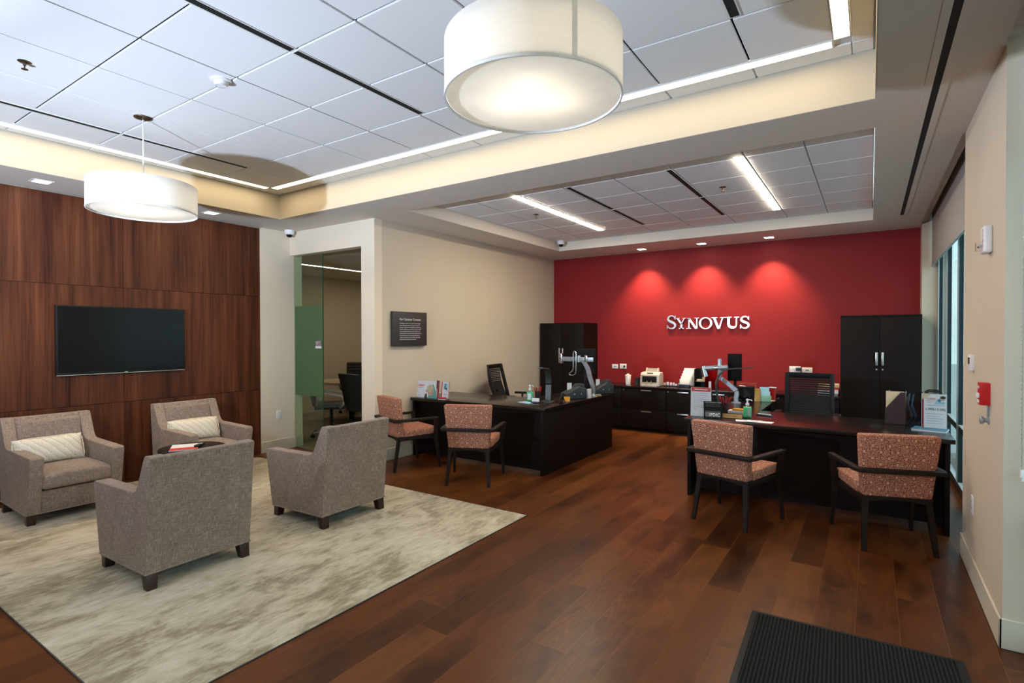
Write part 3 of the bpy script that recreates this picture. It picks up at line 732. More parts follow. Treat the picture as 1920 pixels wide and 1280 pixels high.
# ------------------------------------------------------------------ tweed armchairs
def armchair(label, x, y, rz):
    t = thing('armchair', label, 'armchair', (x, y, .006), rz, 'tweed armchairs around the low table')
    W = .66
    flare = lambda v: Vector((v.x*(1-.012*max(0, (v.z-.1))/.7), v.y, v.z))
    tw = M['tweed']
    # local y: 0 at the rear bottom, + forward
    side = [(0, .10), (.675, .085), (.765, .525), (.765, .550), (.750, .563), (.170, .575), (.130, .590), (.104, .625), (.016, .805), (.002, .82), (-.062, .82), (-.072, .81)]
    m = MB()
    for s in (-1, 1):
        a, b = (-W/2, -W/2+.092) if s < 0 else (W/2-.092, W/2)
        m.prism(side, 'x', a, b, bev=.014, seg=3, fn=flare)
    m.prism([(0, .10), (.13, .10), (.140, .30), (.004, .80), (-.006, .815), (-.060, .818), (-.070, .81)], 'x', -W/2+.09, W/2-.09, bev=.010, seg=2, fn=flare)
    m.prism([(.13, .092), (.655, .085), (.705, .275), (.13, .285)], 'x', -W/2+.088, W/2-.088, bev=.010, seg=2, fn=flare)
    m.build('upholstered_frame', tw, t)
    m = MB(); m.prism([(.10, .28), (.175, .30), (.050, .775), (.01, .79)], 'x', -.238, .238, bev=.022, seg=4, fn=flare); m.build('back_cushion', tw, t)
    def crown(v):
        k = max(0, 1-(v.x/.25)**4)*max(0, 1-((v.y-.45)/.33)**4)
        return Vector((v.x, v.y, v.z+(.030*k if v.z > .36 else 0)))
    m = MB(); m.box(-.243, .243, .15, .745, .287, .405, bev=.038, seg=4, cuts=0)
    o = m.build('seat_cushion', tw, t)
    bm = bmesh.new(); bm.from_mesh(o.data); bmesh.ops.subdivide_edges(bm, edges=[e for e in bm.edges if e.calc_length() > .2], cuts=8, use_grid_fill=True)
    for v in bm.verts: v.co = crown(v.co.copy())
    bm.to_mesh(o.data); bm.free(); o.data.shade_smooth()
    m = MB(); pts = [(-W/2-.001, 0, .102), (-W/2-.001, .664, .088), (W/2+.001, .664, .088), (W/2+.001, 0, .102)]
    m.tube(pts, .0055, 8, closed=True); m.build('welt_piping', tw, t)
    m = MB(); m.box(-W/2+.03, W/2-.03, .03, .63, .084, .10); m.build('dust_cover', M['black'], t)
    for sx in (-1, 1):
        for fy, lean in ((.038, -.018), (.622, .012)):
            m = MB()
            def tp(v, sx=sx, fy=fy, lean=lean):
                k = (.10-v.z)/.10
                return Vector(((W/2-.040)*sx+v.x*(1-.22*k)+.004*sx*k, fy+v.y*(1-.22*k)+lean*k, v.z))
            m.box(-.036, .036, -.034, .034, 0, .097, bev=.004, fn=tp); m.build('leg', M['legwood'], t)
    return t
A_ = [('tweed armchair seen from behind, the one nearest the camera', -3.63, 1.795, 90), ('tweed armchair seen from behind, nearer the guest chairs and desk', -3.62, 3.045, 90),
      ('tweed armchair with a cushion, below the television and cut by the picture edge', -6.335, 1.765, -90), ('tweed armchair with a cushion, beside the walnut panel end near the glass door', -6.335, 2.975, -90)]
a0 = armchair(A_[0][0], A_[0][1], A_[0][2], R(A_[0][3]))
for lb, x, y, r in A_[1:]: dup(a0, lb, (x, y, .006), R(r))
def cushion(label, x, y, z, tilt, turn):
    t = thing('lumbar_cushion', label, 'cushion', (x, y, z), 0, 'cream knitted lumbar cushions')
    MM = Rz(turn) @ Ry(R(90)-tilt) @ Rz(R(90))
    o = MB().pillow(.50, .235, .13).build('cushion_cover', M['cable'], t, smooth=180)
    o.matrix_local = MM
    m = MB(); pts = []
    for k in range(60):
        a = 2*PI*k/60; c_, s_ = math.cos(a), math.sin(a); e = .28
        pts.append((.249*math.copysign(abs(c_)**e, c_), .117*math.copysign(abs(s_)**e, s_), 0))
    o2 = MB().tube(pts, .005, 6, closed=True).build('piping', M['cable'], t); o2.matrix_local = MM
cushion('cream cable-knit lumbar cushion on the armchair below the television', -6.055, 1.70, .545, R(20), R(3))
cushion('cream cable-knit lumbar cushion on the armchair near the glass door', -6.055, 2.93, .545, R(20), R(-4))
# low round table between the armchairs
t = thing('side_table', 'low round dark table between the four armchairs, mostly hidden', 'table', (-5.0, 2.40, .006))
m = MB(); m.lathe([(0, .535), (.255, .535), (.26, .540), (.26, .556), (.255, .560), (0, .560)], seg=56); m.build('table_top', M['chairwood'], t)
m = MB(); m.lathe([(.035, .02), (.028, .30), (.035, .535)], seg=28); m.build('pedestal', M['chairwood'], t)
m = MB(); m.lathe([(0, 0), (.20, 0), (.20, .010), (.04, .024), (0, .024)], seg=48); m.build('foot', M['chairwood'], t)
def booklet(name, label, x, y, z, w, h, th, rz, mats, cat='magazine', group=None):
    t = thing(name, label, cat, (x, y, z), rz, group)
    MB().box(-w/2, w/2, -h/2, h/2, 0, th*.9, bev=.001, seg=1).build('pages', M['paper'], t)
    m = MB()
    for (a, b, c, d, mt) in mats: m.box(a*w, b*w, c*h, d*h, th*.9, th, mt)
    m.build('cover', None, t)
    return t
booklet('magazine', 'red and white magazine lying on the low table between the armchairs', -5.02, 2.345, .566, .21, .28, .008, R(60), [(-.5, .5, -.5, -.1, M['redpaper']), (-.5, .5, -.1, .5, M['paper'])])
t = thing('remote_control', 'small black and silver remote control lying on the magazine', 'remote control', (-4.955, 2.44, .574), R(40))
MB().box(-.022, .022, -.06, .06, 0, .018, bev=.005).build('body', M['black'], t)
MB().box(-.016, .016, .01, .05, .0175, .0195, bev=.001).build('keypad', M['silverplastic'], t)

# ------------------------------------------------------------------ patterned guest chairs
def guest_chair(label, x, y, rz, group):
    t = thing('guest_chair', label, 'chair', (x, y, 0), rz, group)
    # origin between the legs; rear y=-.28, front y=+.28
    g, w = M['guest'], M['chairwood']
    m = MB()
    def rec(v):   # back: wider at the top, slightly reclined
        k = (v.z-.375)/.46
        return Vector((v.x*(.86+.14*k), v.y-.050*k, v.z))
    m.box(-.25, .25, -.245, -.150, .385, .838, bev=.022, seg=4, fn=rec); m.build('backrest', g, t)
    m = MB()
    def st(v): return Vector((v.x*(.94+.10*(v.y+.2)/.45), v.y, v.z-.012*(.25-v.y)/.45+.006))
    m.box(-.242, .242, -.155, .262, .388, .468, bev=.020, seg=4, fn=st); m.build('seat', g, t)
    # frame under the seat with arched rear rail
    m = MB()
    arch = [(-.208, .385), (-.208, .338), (-.165, .345), (-.09, .358), (0, .362), (.09, .358), (.165, .345), (.208, .338), (.208, .385)]
    m.prism(arch, 'y', -.235, -.205, bev=.003)
    m.prism([(a*1.16, b) for a, b in arch], 'y', .215, .245, bev=.003)
    for s in (-1, 1):
        m.prism([(s*.20, -.22), (s*.225, -.22), (s*.258, .235), (s*.232, .235)], 'z', .345, .388, bev=.003)
    m.build('seat_frame', w, t)
    # bar around the back that becomes the arms
    m = MB()
    m.box(-.272, .272, -.312, -.262, .568, .598, bev=.004)
    m.build('back_rail', w, t)
    for s in (-1, 1):
        m = MB(); m.prism([(s*.272, -.312), (s*.228, -.262), (s*.238, -.255), (s*.275, .235), (s*.318, .235), (s*.290, -.26)], 'z', .570, .598, bev=.004)
        m.build('armrest', w, t)
        m = MB(); m.sweep([(s*.292, .212, .572), (s*.268, .222, .36), (s*.280, .270, 0)], lambda k: [(a*(1-.42*max(0, k-.5)*2), b*(1-.42*max(0, k-.5)*2)) for a, b in ((-.019, -.019), (.019, -.019), (.019, .019), (-.019, .019))], up=(0,1,0))
        m.build('front_leg', w, t)
        m = MB(); m.sweep([(s*.196, -.215, .385), (s*.198, -.222, .335), (s*.222, -.285, 0)], lambda k: [(a*(1-.45*k), b*(1-.45*k)) for a, b in ((-.026, -.022), (.026, -.022), (.026, .022), (-.026, .022))], up=(0,1,0))
        m.build('rear_leg', w, t)
    return t
GG = 'patterned guest chairs in front of the desks'
G = [('rust patterned guest chair seen obliquely, beside the beige wall end', -4.585, 4.66, -19), ('rust patterned guest chair seen from behind, at the desk nearer the lounge', -3.545, 4.585, 25),
     ('rust patterned guest chair at the desk near the windows, below the black FDIC plaque', -.945, 4.835, -15), ('rust patterned guest chair at the desk near the windows, closest to the window wall', .095, 4.945, 18)]
g0 = guest_chair(G[0][0], G[0][1], G[0][2], R(G[0][3]), GG)
for lb, x, y, r in G[1:]: dup(g0, lb, (x, y, 0), R(r))

# ------------------------------------------------------------------ desks
E_ = M['espresso']
def desk(label, x0, x1, yf, yb, ret, cutters=None):
    """L desk: front run x0..x1, yf..yb; return (rx0, rx1, ry1) runs back"""
    t = thing('desk', label, 'desk', (x0, yf, 0))
    W, D = x1-x0, yb-yf
    rx0, rx1, ry = ret[0]-x0, ret[1]-x0, ret[2]-yf
    m = MB()
    m.prism([(0,0), (W,0), (W,D), (rx1,D), (rx1,ry), (rx0,ry), (rx0,D), (0,D)], 'z', .713, .748, bev=.003)
    m.build('worktop', E_, t)
    MB().box(.03, .062, .012, D-.02, .0, .713, bev=.002).build('end_panel', M['cabinet'], t)
    MB().box(W-.062, W-.03, .012, D-.02, .0, .713, bev=.002).build('end_panel', M['cabinet'], t)
    return t, W, D, rx0, rx1, ry
t, W, D, a, b, r = desk('dark L-shaped desk along the beige side wall, with two guest chairs before it', -4.965, -2.955, 5.085, 5.93, (-3.62, -2.955, 7.05))
MB().box(.062, W-.062, .10, .122, .035, .713).build('modesty_panel', M['cabinet'], t)
MB().box(W-.061, W-.031, D-.02, r-.04, .0, .713, bev=.002).build('return_panel', M['cabinet'], t)
MB().box(a+.03, W-.061, r-.075, r-.04, .0, .713, bev=.002).build('return_end_panel', M['cabinet'], t)
t, W, D, a, b, r = desk('dark L-shaped desk beside the windows, carrying the FDIC plaque and rate sign', -1.50, .548, 5.27, 6.20, (-1.50, -.96, 7.45))
MB().box(.062, W-.062, .16, .182, .045, .713).build('modesty_panel', M['cabinet'], t)
MB().box(a+.03, a+.062, D-.02, r-.02, 0, .713, bev=.002).build('return_panel', M['cabinet'], t)
ft = MB(); ft.box(a+.08, b-.06, r-.10, r-.07, 0, .713); ft.build('return_end_panel', M['cabinet'], t)

# ------------------------------------------------------------------ storage along the red wall
def tall_cabinet(label, x0, x1, yf, z):
    t = thing('tall_cabinet', label, 'cabinet', (x0, yf, 0), 0, 'tall black storage cabinets')
    W, D = x1-x0, YB-.012-yf
    m = MB(); m.box(0, W, .021, D, .0, z, bev=.002); m.box(0, W, .0, .021, z-.022, z, bev=.002); m.build('carcass', M['cabinet'], t)
    for s in (0, 1):
        a, b = (.002, W/2-.0015) if s == 0 else (W/2+.0015, W-.002)
        d = MB().box(a, b, 0, .0195, .06, z-.025, bev=.0015).build('door', M['cabinet'], t)
        hx = W/2-.035 if s == 0 else W/2+.030
        m = MB(); m.box(hx-.012, hx+.012, -.022, -.012, 1.155, 1.325, bev=.003); m.box(hx-.005, hx+.005, -.013, 0, 1.17, 1.19); m.box(hx-.005, hx+.005, -.013, 0, 1.29, 1.31)
        m.build('handle', M['steel'], d)
        MB().cyl((hx, -.004, 1.105), (hx, .002, 1.105), .010, seg=14).build('lock', M['steel'], d)
    return t
tall_cabinet('tall black double-door cabinet in the corner by the beige side wall', -4.945, -4.08, 8.36, 1.765)
tall_cabinet('tall black double-door cabinet beside the windows', -.325, .54, 8.36, 1.805)
def lateral(label, x0, x1, hc=None):
    t = thing('lateral_file', label, 'filing cabinet', (x0, 8.38, 0), 0, 'lateral files under the long worktop')
    W = x1-x0; D = YB-.03-8.38; hx = W/2 if hc is None else hc-x0
    MB().box(0, W, .021, D, .0, .686, bev=.002).build('carcass', M['cabinet'], t)
    for z0, z1 in ((.05, .345), (.348, .684)):
        d = MB().box(.002, W-.002, 0, .0195, z0, z1, bev=.0015).build('drawer', M['cabinet'], t)
        hz = z1-.022
        m = MB(); m.box(hx-.085, hx+.085, -.020, -.011, hz-.013, hz+.008, bev=.003); m.box(hx-.07, hx-.055, -.012, 0, hz-.006, hz+.002); m.box(hx+.055, hx+.07, -.012, 0, hz-.006, hz+.002)
        m.build('handle', M['steel'], d)
    lx = .030
    MB().cyl((lx, -.004, .660), (lx, .002, .660), .009, seg=14).build('lock', M['steel'], t)
    return t
lateral('black two-drawer lateral file under the bill counter', -3.400, -2.668, -2.985)
lateral('black two-drawer lateral file under the white booklets', -2.664, -2.135)
lateral('black two-drawer lateral file behind the red magazine file', -2.130, -1.615)
lateral('black two-drawer lateral file behind the printer and monitor', -1.611, -1.100)
lateral('black two-drawer lateral file behind the mesh task chair', -1.096, -.33, -.69)
lateral('black two-drawer lateral file hidden behind the desk end, next to the corner cabinet', -4.075, -3.404)
tag(MB().box(-4.077, -.327, 8.365, YB-.015, .688, .722, bev=.003).build('credenza_worktop', E_), 'long dark worktop over the files along the red wall', 'worktop')

# ------------------------------------------------------------------ task chairs and conference chairs
def star(t, mat, r=.29, z=.085):
    m = MB()
    for k in range(5):
        a = 2*PI*k/5+.3
        m.sweep([(.03*math.cos(a), .03*math.sin(a), z+.03), (r*.6*math.cos(a), r*.6*math.sin(a), z+.012), (r*math.cos(a), r*math.sin(a), z-.01)], lambda q: [(-.022*(1-.4*q), -.014), (.022*(1-.4*q), -.014), (.016*(1-.4*q), .012), (-.016*(1-.4*q), .012)])
    m.lathe([(.035, z-.01), (.035, z+.05), (.028, z+.055)], seg=20); m.build('star_base', mat, t)
    for k in range(5):
        a = 2*PI*k/5+.3; c, s = r*math.cos(a), r*math.sin(a)
        m = MB(); q = Vector((-s, c, 0)).normalized()*.010
        for sg in (-1, 1): m.cyl(Vector((c, s, .029))+q*sg*2.2, Vector((c, s, .029))+q*sg*.7, .028, seg=16)
        m.cyl((c, s, .03), (c, s, z), .008, seg=8); m.build('caster', M['black'], t)
    MB().cyl((0, 0, z+.04), (0, 0, .41), .024, seg=16).build('gas_column', M['black'], t)
def task_chair(label, x, y, rz, group, rec=0.0):
    t = thing('task_chair', label, 'office chair', (x, y, 0), rz, group)
    star(t, M['black'])
    m = MB(); m.box(-.24, .24, -.22, .25, .43, .50, bev=.03, seg=4); m.build('seat', M['leather'], t)
    # back frame with slatted mesh, leaning a little
    def lean(v):
        k = (v.z-.55)/.58
        return Vector((v.x, v.y-(.06+rec)*k-.05*math.sin(PI*min(1, max(0, k)))+.045*(v.x/.25)**2, v.z))
    m = MB(); H0, H1 = .58, 1.115
    for a, b, c, d in ((-.25, -.205, H0, H1), (.205, .25, H0, H1), (-.206, .206, H1-.05, H1), (-.206, .206, H0, H0+.05)): m.box(a, b, -.235, -.205, c, d, bev=.008, cuts=0, fn=lean)
    m.build('back_frame', M['black'], t)
    m = MB(); n = 17
    for k in range(n):
        z = H0+.06+k*(H1-H0-.12)/(n-1)
        m.sweep([lean(Vector((-.21+.42*q/10, -.222, z))) for q in range(11)], [(-.010, -.0100), (.010, -.0100), (.010, .0100), (-.010, .0100)])
    m.build('mesh_back', M['mesh'], t)
    m = MB(); m.box(-.208, .208, -.218, -.214, H0+.03, H0+.27, cuts=3, fn=lean); m.build('lumbar_panel', M['mesh'], t)
    m = MB(); m.sweep([(0, -.10, .44), (0, -.245, .46), (0, -.285, .60), (0, -.30, .74)], [(-.03, -.012), (.03, -.012), (.03, .012), (-.03, .012)]); m.build('back_support', M['black'], t)
    for s in (-1, 1):
        m = MB(); m.sweep([(s*.22, .0, .45), (s*.285, .0, .47), (s*.29, .0, .66)], [(-.018, -.008), (.018, -.008), (.018, .008), (-.018, .008)], up=(0,1,0)); m.box(s*.29-.035, s*.29+.035, -.12, .12, .655, .685, bev=.01); m.build('armrest', M['black'], t)
    return t
c0 = task_chair('black mesh task chair behind the desk beside the windows', -.585, 6.80, R(178), 'mesh task chairs')
task_chair('black mesh task chair side-on behind the desk by the beige wall', -4.40, 6.70, R(-80), 'mesh task chairs', .10)
def exec_chair(label, x, y, rz, group):
    t = thing('conference_chair', label, 'office chair', (x, y, 0), rz, group)
    star(t, M['chrome'], .31)
    m = MB(); m.box(-.25, .25, -.23, .25, .43, .51, bev=.03, seg=4); m.build('seat', M['leather'], t)
    m = MB(); m.prism([(-.20, .48), (-.25, .48), (-.31, .75), (-.375, .985), (-.355, 1.0), (-.325, .99), (-.265, .75)], 'x', -.235, .235, bev=.012, seg=3); m.build('backrest', M['leather'], t)
    m = MB()
    for k in range(7):
        z = .56+.062*k; y = -.215-(z-.5)*.27
        m.box(-.22, .22, y-.008, y+.022, z, z+.05, bev=.012, seg=2)
    m.build('back_cushion', M['leather'], t)
    for s in (-1, 1):
        m = MB(); m.sweep([(s*.25, -.20, .46), (s*.29, -.19, .52), (s*.295, -.17, .66), (s*.295, -.05, .685), (s*.295, .16, .64), (s*.295, .21, .60), (s*.28, .19, .50), (s*.25, .14, .45)], [(-.016, -.009), (.016, -.009), (.016, .009), (-.016, .009)], up=(1,0,0)); m.build('armrest', M['chrome'], t)
    return t
k0 = exec_chair('black leather conference chair behind the glass, nearest the frosted panel', -6.98, 5.42, R(-42), 'conference room chairs')
dup(k0, 'black leather conference chair seen from behind through the open glass door', (-6.27, 5.54, 0), R(-2))
dup(k0, 'black leather conference chair on the far side of the conference table', (-8.62, 7.30, 0), R(222))
t = thing('conference_table', 'round maple conference table seen through the glass door', 'table', (-7.86, 6.55, .001))
m = MB(); m.lathe([(0, .700), (.56, .700), (.60, .712), (.60, .735), (.595, .738), (0, .738)], seg=64); m.build('table_top', M['table'], t)
m = MB(); m.lathe([(.05, .03), (.045, .4), (.06, .70)], seg=28); m.build('pedestal', M['black'], t)
m = MB(); m.lathe([(0, 0), (.36, 0), (.36, .012), (.06, .035), (0, .035)], seg=48); m.build('foot', M['black'], t)

# ------------------------------------------------------------------ television
t = thing('television', 'large black wall-mounted television on the walnut panelling', 'television', (-6.652, 2.503, 1.51))
MB().box(.012, .050, -.592, .592, -.345, .345, bev=.003).build('cabinet', M['black'], t)
MB().box(.0495, .0515, -.578, .578, -.322, .333).build('screen', M['blackgloss'], t)
m = MB(); m.box(.034, .056, -.590, .590, -.352, -.346, bev=.0015); m.build('bottom_trim', M['steel'], t)
MB().box(.052, .058, -.016, .016, -.347, -.337, bev=.001).build('badge', M['steel'], t)
MB().box(-.0025, .013, -.25, .25, -.2, .2).build('wall_bracket', M['black'], t)
# ------------------------------------------------------------------ things on the walls
def wallM(x, y, z): return basis((x, y, z), (0,1,0), (0,0,1), (1,0,0))       # on a wall facing +x
def farM(x, y, z): return basis((x, y, z), (1,0,0), (0,0,1), (0,-1,0))       # on a wall facing -y
def rightM(x, y, z): return basis((x, y, z), (0,-1,0), (0,0,1), (-1,0,0))    # on a wall facing -x
# metal letters on the red wall, drawn as strokes with serifs
def stroke(m, pts, wid, d, mat):
    """ribbon along pts with widths wid, thickness d, in the local XY plane"""
    n = len(pts); L = []; Rr = []
    for i, (x, y) in enumerate(pts):
        x0, y0 = pts[max(i-1, 0)]; x1, y1 = pts[min(i+1, n-1)]
        dx, dy = x1-x0, y1-y0; l = math.hypot(dx, dy) or 1; nx, ny = -dy/l, dx/l; w = wid[i] if isinstance(wid, (list, tuple)) else wid
        L.append((x+nx*w/2, y+ny*w/2)); Rr.append((x-nx*w/2, y-ny*w/2))
    m.prism(L+Rr[::-1], 'z', 0, d, mat)
def poly(m, pts, d, mat): m.prism(pts, 'z', 0, d, mat)
def rect(m, x0, x1, y0, y1, d, mat): poly(m, [(x0,y0),(x1,y0),(x1,y1),(x0,y1)], d, mat)
def slant(m, x0, x1, y0, y1, w, d, mat): poly(m, [(x0-w/2,y0),(x0+w/2,y0),(x1+w/2,y1),(x1-w/2,y1)], d, mat)
def bez(P, n=10):
    out = []
    for k in range(len(P)//3):
        a, b, c, d = P[3*k:3*k+4] if 3*k+4 <= len(P) else (None,)*4
        if a is None: break
        for i in range(n+(1 if 3*k+4 == len(P) else 0)):
            t_ = i/n; u = 1-t_
            out.append((u**3*a[0]+3*u*u*t_*b[0]+3*u*t_*t_*c[0]+t_**3*d[0], u**3*a[1]+3*u*u*t_*b[1]+3*u*t_*t_*c[1]+t_**3*d[1]))
    return out
def let_S(m, X, H, W, d, mat):
    P = bez([(.80,.76),(.74,.93),(.60,.97),(.48,.965),(.26,.955),(.14,.84),(.16,.71),(.19,.52),(.82,.50),(.83,.28),(.84,.12),(.66,.035),(.46,.035),(.30,.035),(.16,.10),(.10,.25)], 9)
    n = len(P); w = []
    for i in range(n):
        k = i/(n-1); w.append(.062+.118*math.exp(-((k-.5)/.20)**2)+.02*math.exp(-((k-.24)/.1)**2)+.02*math.exp(-((k-.76)/.1)**2))
    stroke(m, [(X+x*W, y*H) for x, y in P], [q*H for q in w], d, mat)
    poly(m, [(X+.77*W,.70*H),(X+.86*W,.70*H),(X+.86*W,.99*H),(X+.80*W,.99*H)], d, mat)
    poly(m, [(X+.05*W,.01*H),(X+.11*W,.01*H),(X+.135*W,.30*H),(X+.05*W,.30*H)], d, mat)
u = .000857
t = thing('wall_lettering', 'silver metal capital letters mounted high on the red wall', 'wall sign', (-2.825, YB, 1.652))
SX, SY = basis((0,0,0), (1,0,0), (0,0,1), (0,-1,0)), None
d = .026
h = 208*u
def L(fn):
    m = MB(); fn(m)
    o = m.build('letter', M['letter'], t, smooth=30); o.matrix_local = basis((0,-.002,0), (1,0,0), (0,0,1), (0,-1,0))
q = None
L(lambda m: let_S(m, 0, 262*u, 205*u, d, q))
def fY(m):
    x = 172*u; w = 225*u; c = x+w*.52
    slant(m, c+.004, x+.036, h*.42, h*.97, .036, d, q); slant(m, c-.004, x+w-.046, h*.44, h*.97, .016, d, q)
    rect(m, c-.017, c+.017, 0, h*.47, d, q); rect(m, c-.042, c+.042, 0, .014, d, q); rect(m, x-.004, x+.074, h*.955, h, d, q); rect(m, x+w-.082, x+w, h*.955, h, d, q)
L(fY)
def fN(m):
    x = 385*u; w = 235*u
    rect(m, x+.030, x+.048, 0, h*.97, d, q); rect(m, x+w-.046, x+w-.028, 0, h, d, q)
    slant(m, x+w-.046, x+.034, 0, h*.99, .040, d, q)
    rect(m, x, x+.072, 0, .013, d, q); rect(m, x-.004, x+.052, h*.955, h, d, q); rect(m, x+w-.074, x+w, h*.955, h, d, q)
L(fN)
def fO(m):
    cx, cy, a, b = 737*u, h*.5, 121*u, h*.525; n = 56
    t2 = bmesh.new()
    def pt(k, inner):
        an = 2*PI*k/n
        if inner: return (cx+(a-.031)*math.cos(an), cy+(b-.012)*math.sin(an))
        return (cx+a*math.cos(an), cy+b*math.sin(an))
    for k in range(n): m.prism([pt(k,0), pt(k+1,0), pt(k+1,1), pt(k,1)], 'z', 0, d, q)
L(fO)
def fV(m):
    x = 842*u; w = 250*u; c = x+w*.52
    slant(m, c, x+.042, -.004, h*.97, .036, d, q); slant(m, c+.004, x+w-.044, -.004, h*.97, .017, d, q)
    rect(m, x, x+.086, h*.955, h, d, q); rect(m, x+w-.078, x+w+.004, h*.955, h, d, q)
L(fV)
def fU(m):
    x = 1085*u; w = 245*u
    P = bez([(x+.052, h*.97), (x+.052, h*.7), (x+.050, h*.55), (x+.052, h*.38), (x+.056, h*.02), (x+w-.040, -.04*h), (x+w-.042, h*.38), (x+w-.042, h*.55), (x+w-.042, h*.7), (x+w-.042, h*.97)], 9)
    n = len(P); stroke(m, P, [.034 if i < n*.42 else (.034-.019*min(1, (i-n*.42)/(n*.2))) for i in range(n)], d, q)
    rect(m, x+.006, x+.094, h*.955, h, d, q); rect(m, x+w-.076, x+w-.004, h*.955, h, d, q)
L(fU)
L(lambda m: let_S(m, 1335*u, 222*u, 180*u, d, q))

# covenant sign on the beige wall
t = thing('wall_sign', 'square charcoal sign with white text on the beige side wall', 'wall sign', (XC, 5.06, 1.635))
MB().box(.004, .050, -.305, .305, -.218, .218, bev=.003).build('board', M['sign'], t)
MB().box(0, .004, -.2, .2, -.15, .15).build('standoff', M['black'], t)
m = MB()
m.text('Our Customer Covenant', -.195, .108, h=.030, w=.385, bold=.012)
lines = ['We pledge to serve every customer with the highest', 'levels of sincerity, fairness, courtesy, respect and', 'gratitude, delivered with unparalleled responsiveness,', 'expertise, efficiency and accuracy. We are in business', 'to create lasting relationships, and we will treat our', 'customers like we want to be treated. We will offer the', 'finest personal service and products delivered by', 'caring team members who take 100% responsibility', 'for meeting the needs of each customer.']
ws = [.375, .355, .388, .388, .368, .392, .358, .372, .295]
for i, (s, w) in enumerate(zip(lines, ws)): m.text(s, -.193, .064-i*.0255, h=.0115, w=w, bold=.018)
o = m.build('lettering', M['signtext'], t, smooth=0); o.matrix_local = wallM(.0500, 0, 0)

def plate(name, label, Mx, w, h, kind, group='white wall outlets'):
    t = thing(name, label, 'wall outlet', Mx.translation, 0, group)
    rot = Mx.to_3x3().to_4x4()
    o = MB().box(-w/2, w/2, -h/2, h/2, 0, .006, bev=.002).build('plate', M['whitep'], t); o.matrix_local = rot
    m = MB()
    if kind == 'duplex':
        for s in (-1, 1):
            m.box(-.016, .016, s*.020-.014, s*.020+.014, .0055, .0075, M['whitep'], bev=.002)
            m.box(-.007, -.005, s*.020-.004, s*.020+.006, .007, .0082, M['black']); m.box(.005, .007, s*.020-.004, s*.020+.006, .007, .0082, M['black'])
    elif kind == 'duplex_h':
        for s in (-1, 1):
            m.box(s*.020-.014, s*.020+.014, -.016, .016, .0055, .0075, M['whitep'], bev=.002)
            m.box(s*.020-.004, s*.020+.006, -.007, -.005, .007, .0082, M['black']); m.box(s*.020-.004, s*.020+.006, .005, .007, .007, .0082, M['black'])
    else:
        for s in (-1, 1): m.box(s*.011-.009, s*.011+.009, -.010, .008, .0055, .0075, M['bookblue'])
    o = m.build('socket', None, t); o.matrix_local = rot
    return t, rot
plate('wall_outlet', 'white duplex outlet on the pale wall beside the glass panel', wallM(XL, 4.312, .487), .072, .116, 'duplex')
plate('wall_outlet', 'white data plate on the red wall, the one nearest the corner cabinet', farM(-3.745, YB, 1.002), .112, .075, 'data')
t, rt = plate('wall_outlet', 'white outlet on the red wall with a black plug and cord', farM(-3.595, YB, 1.008), .122, .085, 'duplex_h')
m = MB(); m.box(.012, .040, -.016, .014, .006, .032, bev=.004); o = m.build('plug', M['black'], t); o.matrix_local = rt
t, rt = plate('wall_outlet', 'white outlet with a dark adapter, above the mesh task chair', farM(-.918, YB, 1.045), .150, .088, 'duplex_h')
m = MB(); m.box(.012, .082, -.020, .024, .006, .045, bev=.004); o = m.build('adapter', M['navy'], t); o.matrix_local = rt
plate('wall_outlet', 'white data plate on the red wall next to the dark adapter', farM(-.760, YB, 1.035), .135, .080, 'data')
plate('wall_outlet', 'white duplex outlet low on the window pier', rightM(XR, 4.475, .465), .072, .116, 'duplex')
# power cord from plug to the white bottle
tag(MB().tube([(-3.57, 8.90, 1.0), (-3.585, 8.885, .97), (-3.56, 8.86, .93), (-3.49, 8.84, .88), (-3.475, 8.80, .80), (-3.50, 8.78, .728), (-3.56, 8.80, .7265)], .004, 6).build('power_cord', M['black']), 'thin black cord hanging from the outlet beside the white bottle', 'cord')

# fire devices and controls on the window pier
t = thing('fire_strobe', 'white fire alarm strobe with red FIRE letters high on the window pier', 'fire alarm', (XR+.0015, 3.93, 2.072))
rr = basis((0,0,0), (0,-1,0), (0,0,1), (-1,0,0))
def put(mb, name, mat, par): o = mb.build(name, mat, par); o.matrix_local = rr; return o
put(MB().box(-.058, .058, -.075, .075, 0, .040, bev=.016, seg=4), 'housing', M['whitep'], t)
m = MB(); m.box(-.028, .028, -.060, -.008, .036, .066, bev=.006); put(m, 'strobe_lens', M['clear'], t)
m = MB(); m.cyl((-.022, -.034, .05), (.022, -.034, .05), .007, seg=12); put(m, 'flash_tube', M['chrome'], t)
m = MB()
for i, ch in enumerate('FIRE'): m.text(ch, .040, .036-i*.026, h=.018, align='CENTER', bold=.02)
o = put(m, 'lettering', M['redp'], t); o.matrix_local = rr @ Tr(0, 0, .0402)
t = thing('thermostat', 'small white thermostat with a dark window on the window pier', 'thermostat', (XR+.0015, 4.50, 1.372))
put(MB().box(-.042, .042, -.052, .052, 0, .024, bev=.006), 'housing', M['whitep'], t)
put(MB().box(-.028, .028, -.010, .032, .0235, .0255, bev=.001), 'display', M['black'], t)
t = thing('fire_pull_station', 'red fire alarm pull station on the window pier', 'fire alarm', (XR+.0015, 3.945, 1.222))
put(MB().box(-.042, .042, -.062, .062, 0, .046, bev=.005), 'housing', M['alarm'], t)
m = MB(); m.box(-.030, .030, -.022, .004, .046, .056, bev=.003); m.box(-.022, .022, -.050, -.034, .046, .050, bev=.002); put(m, 'pull_handle', M['whitep'], t)
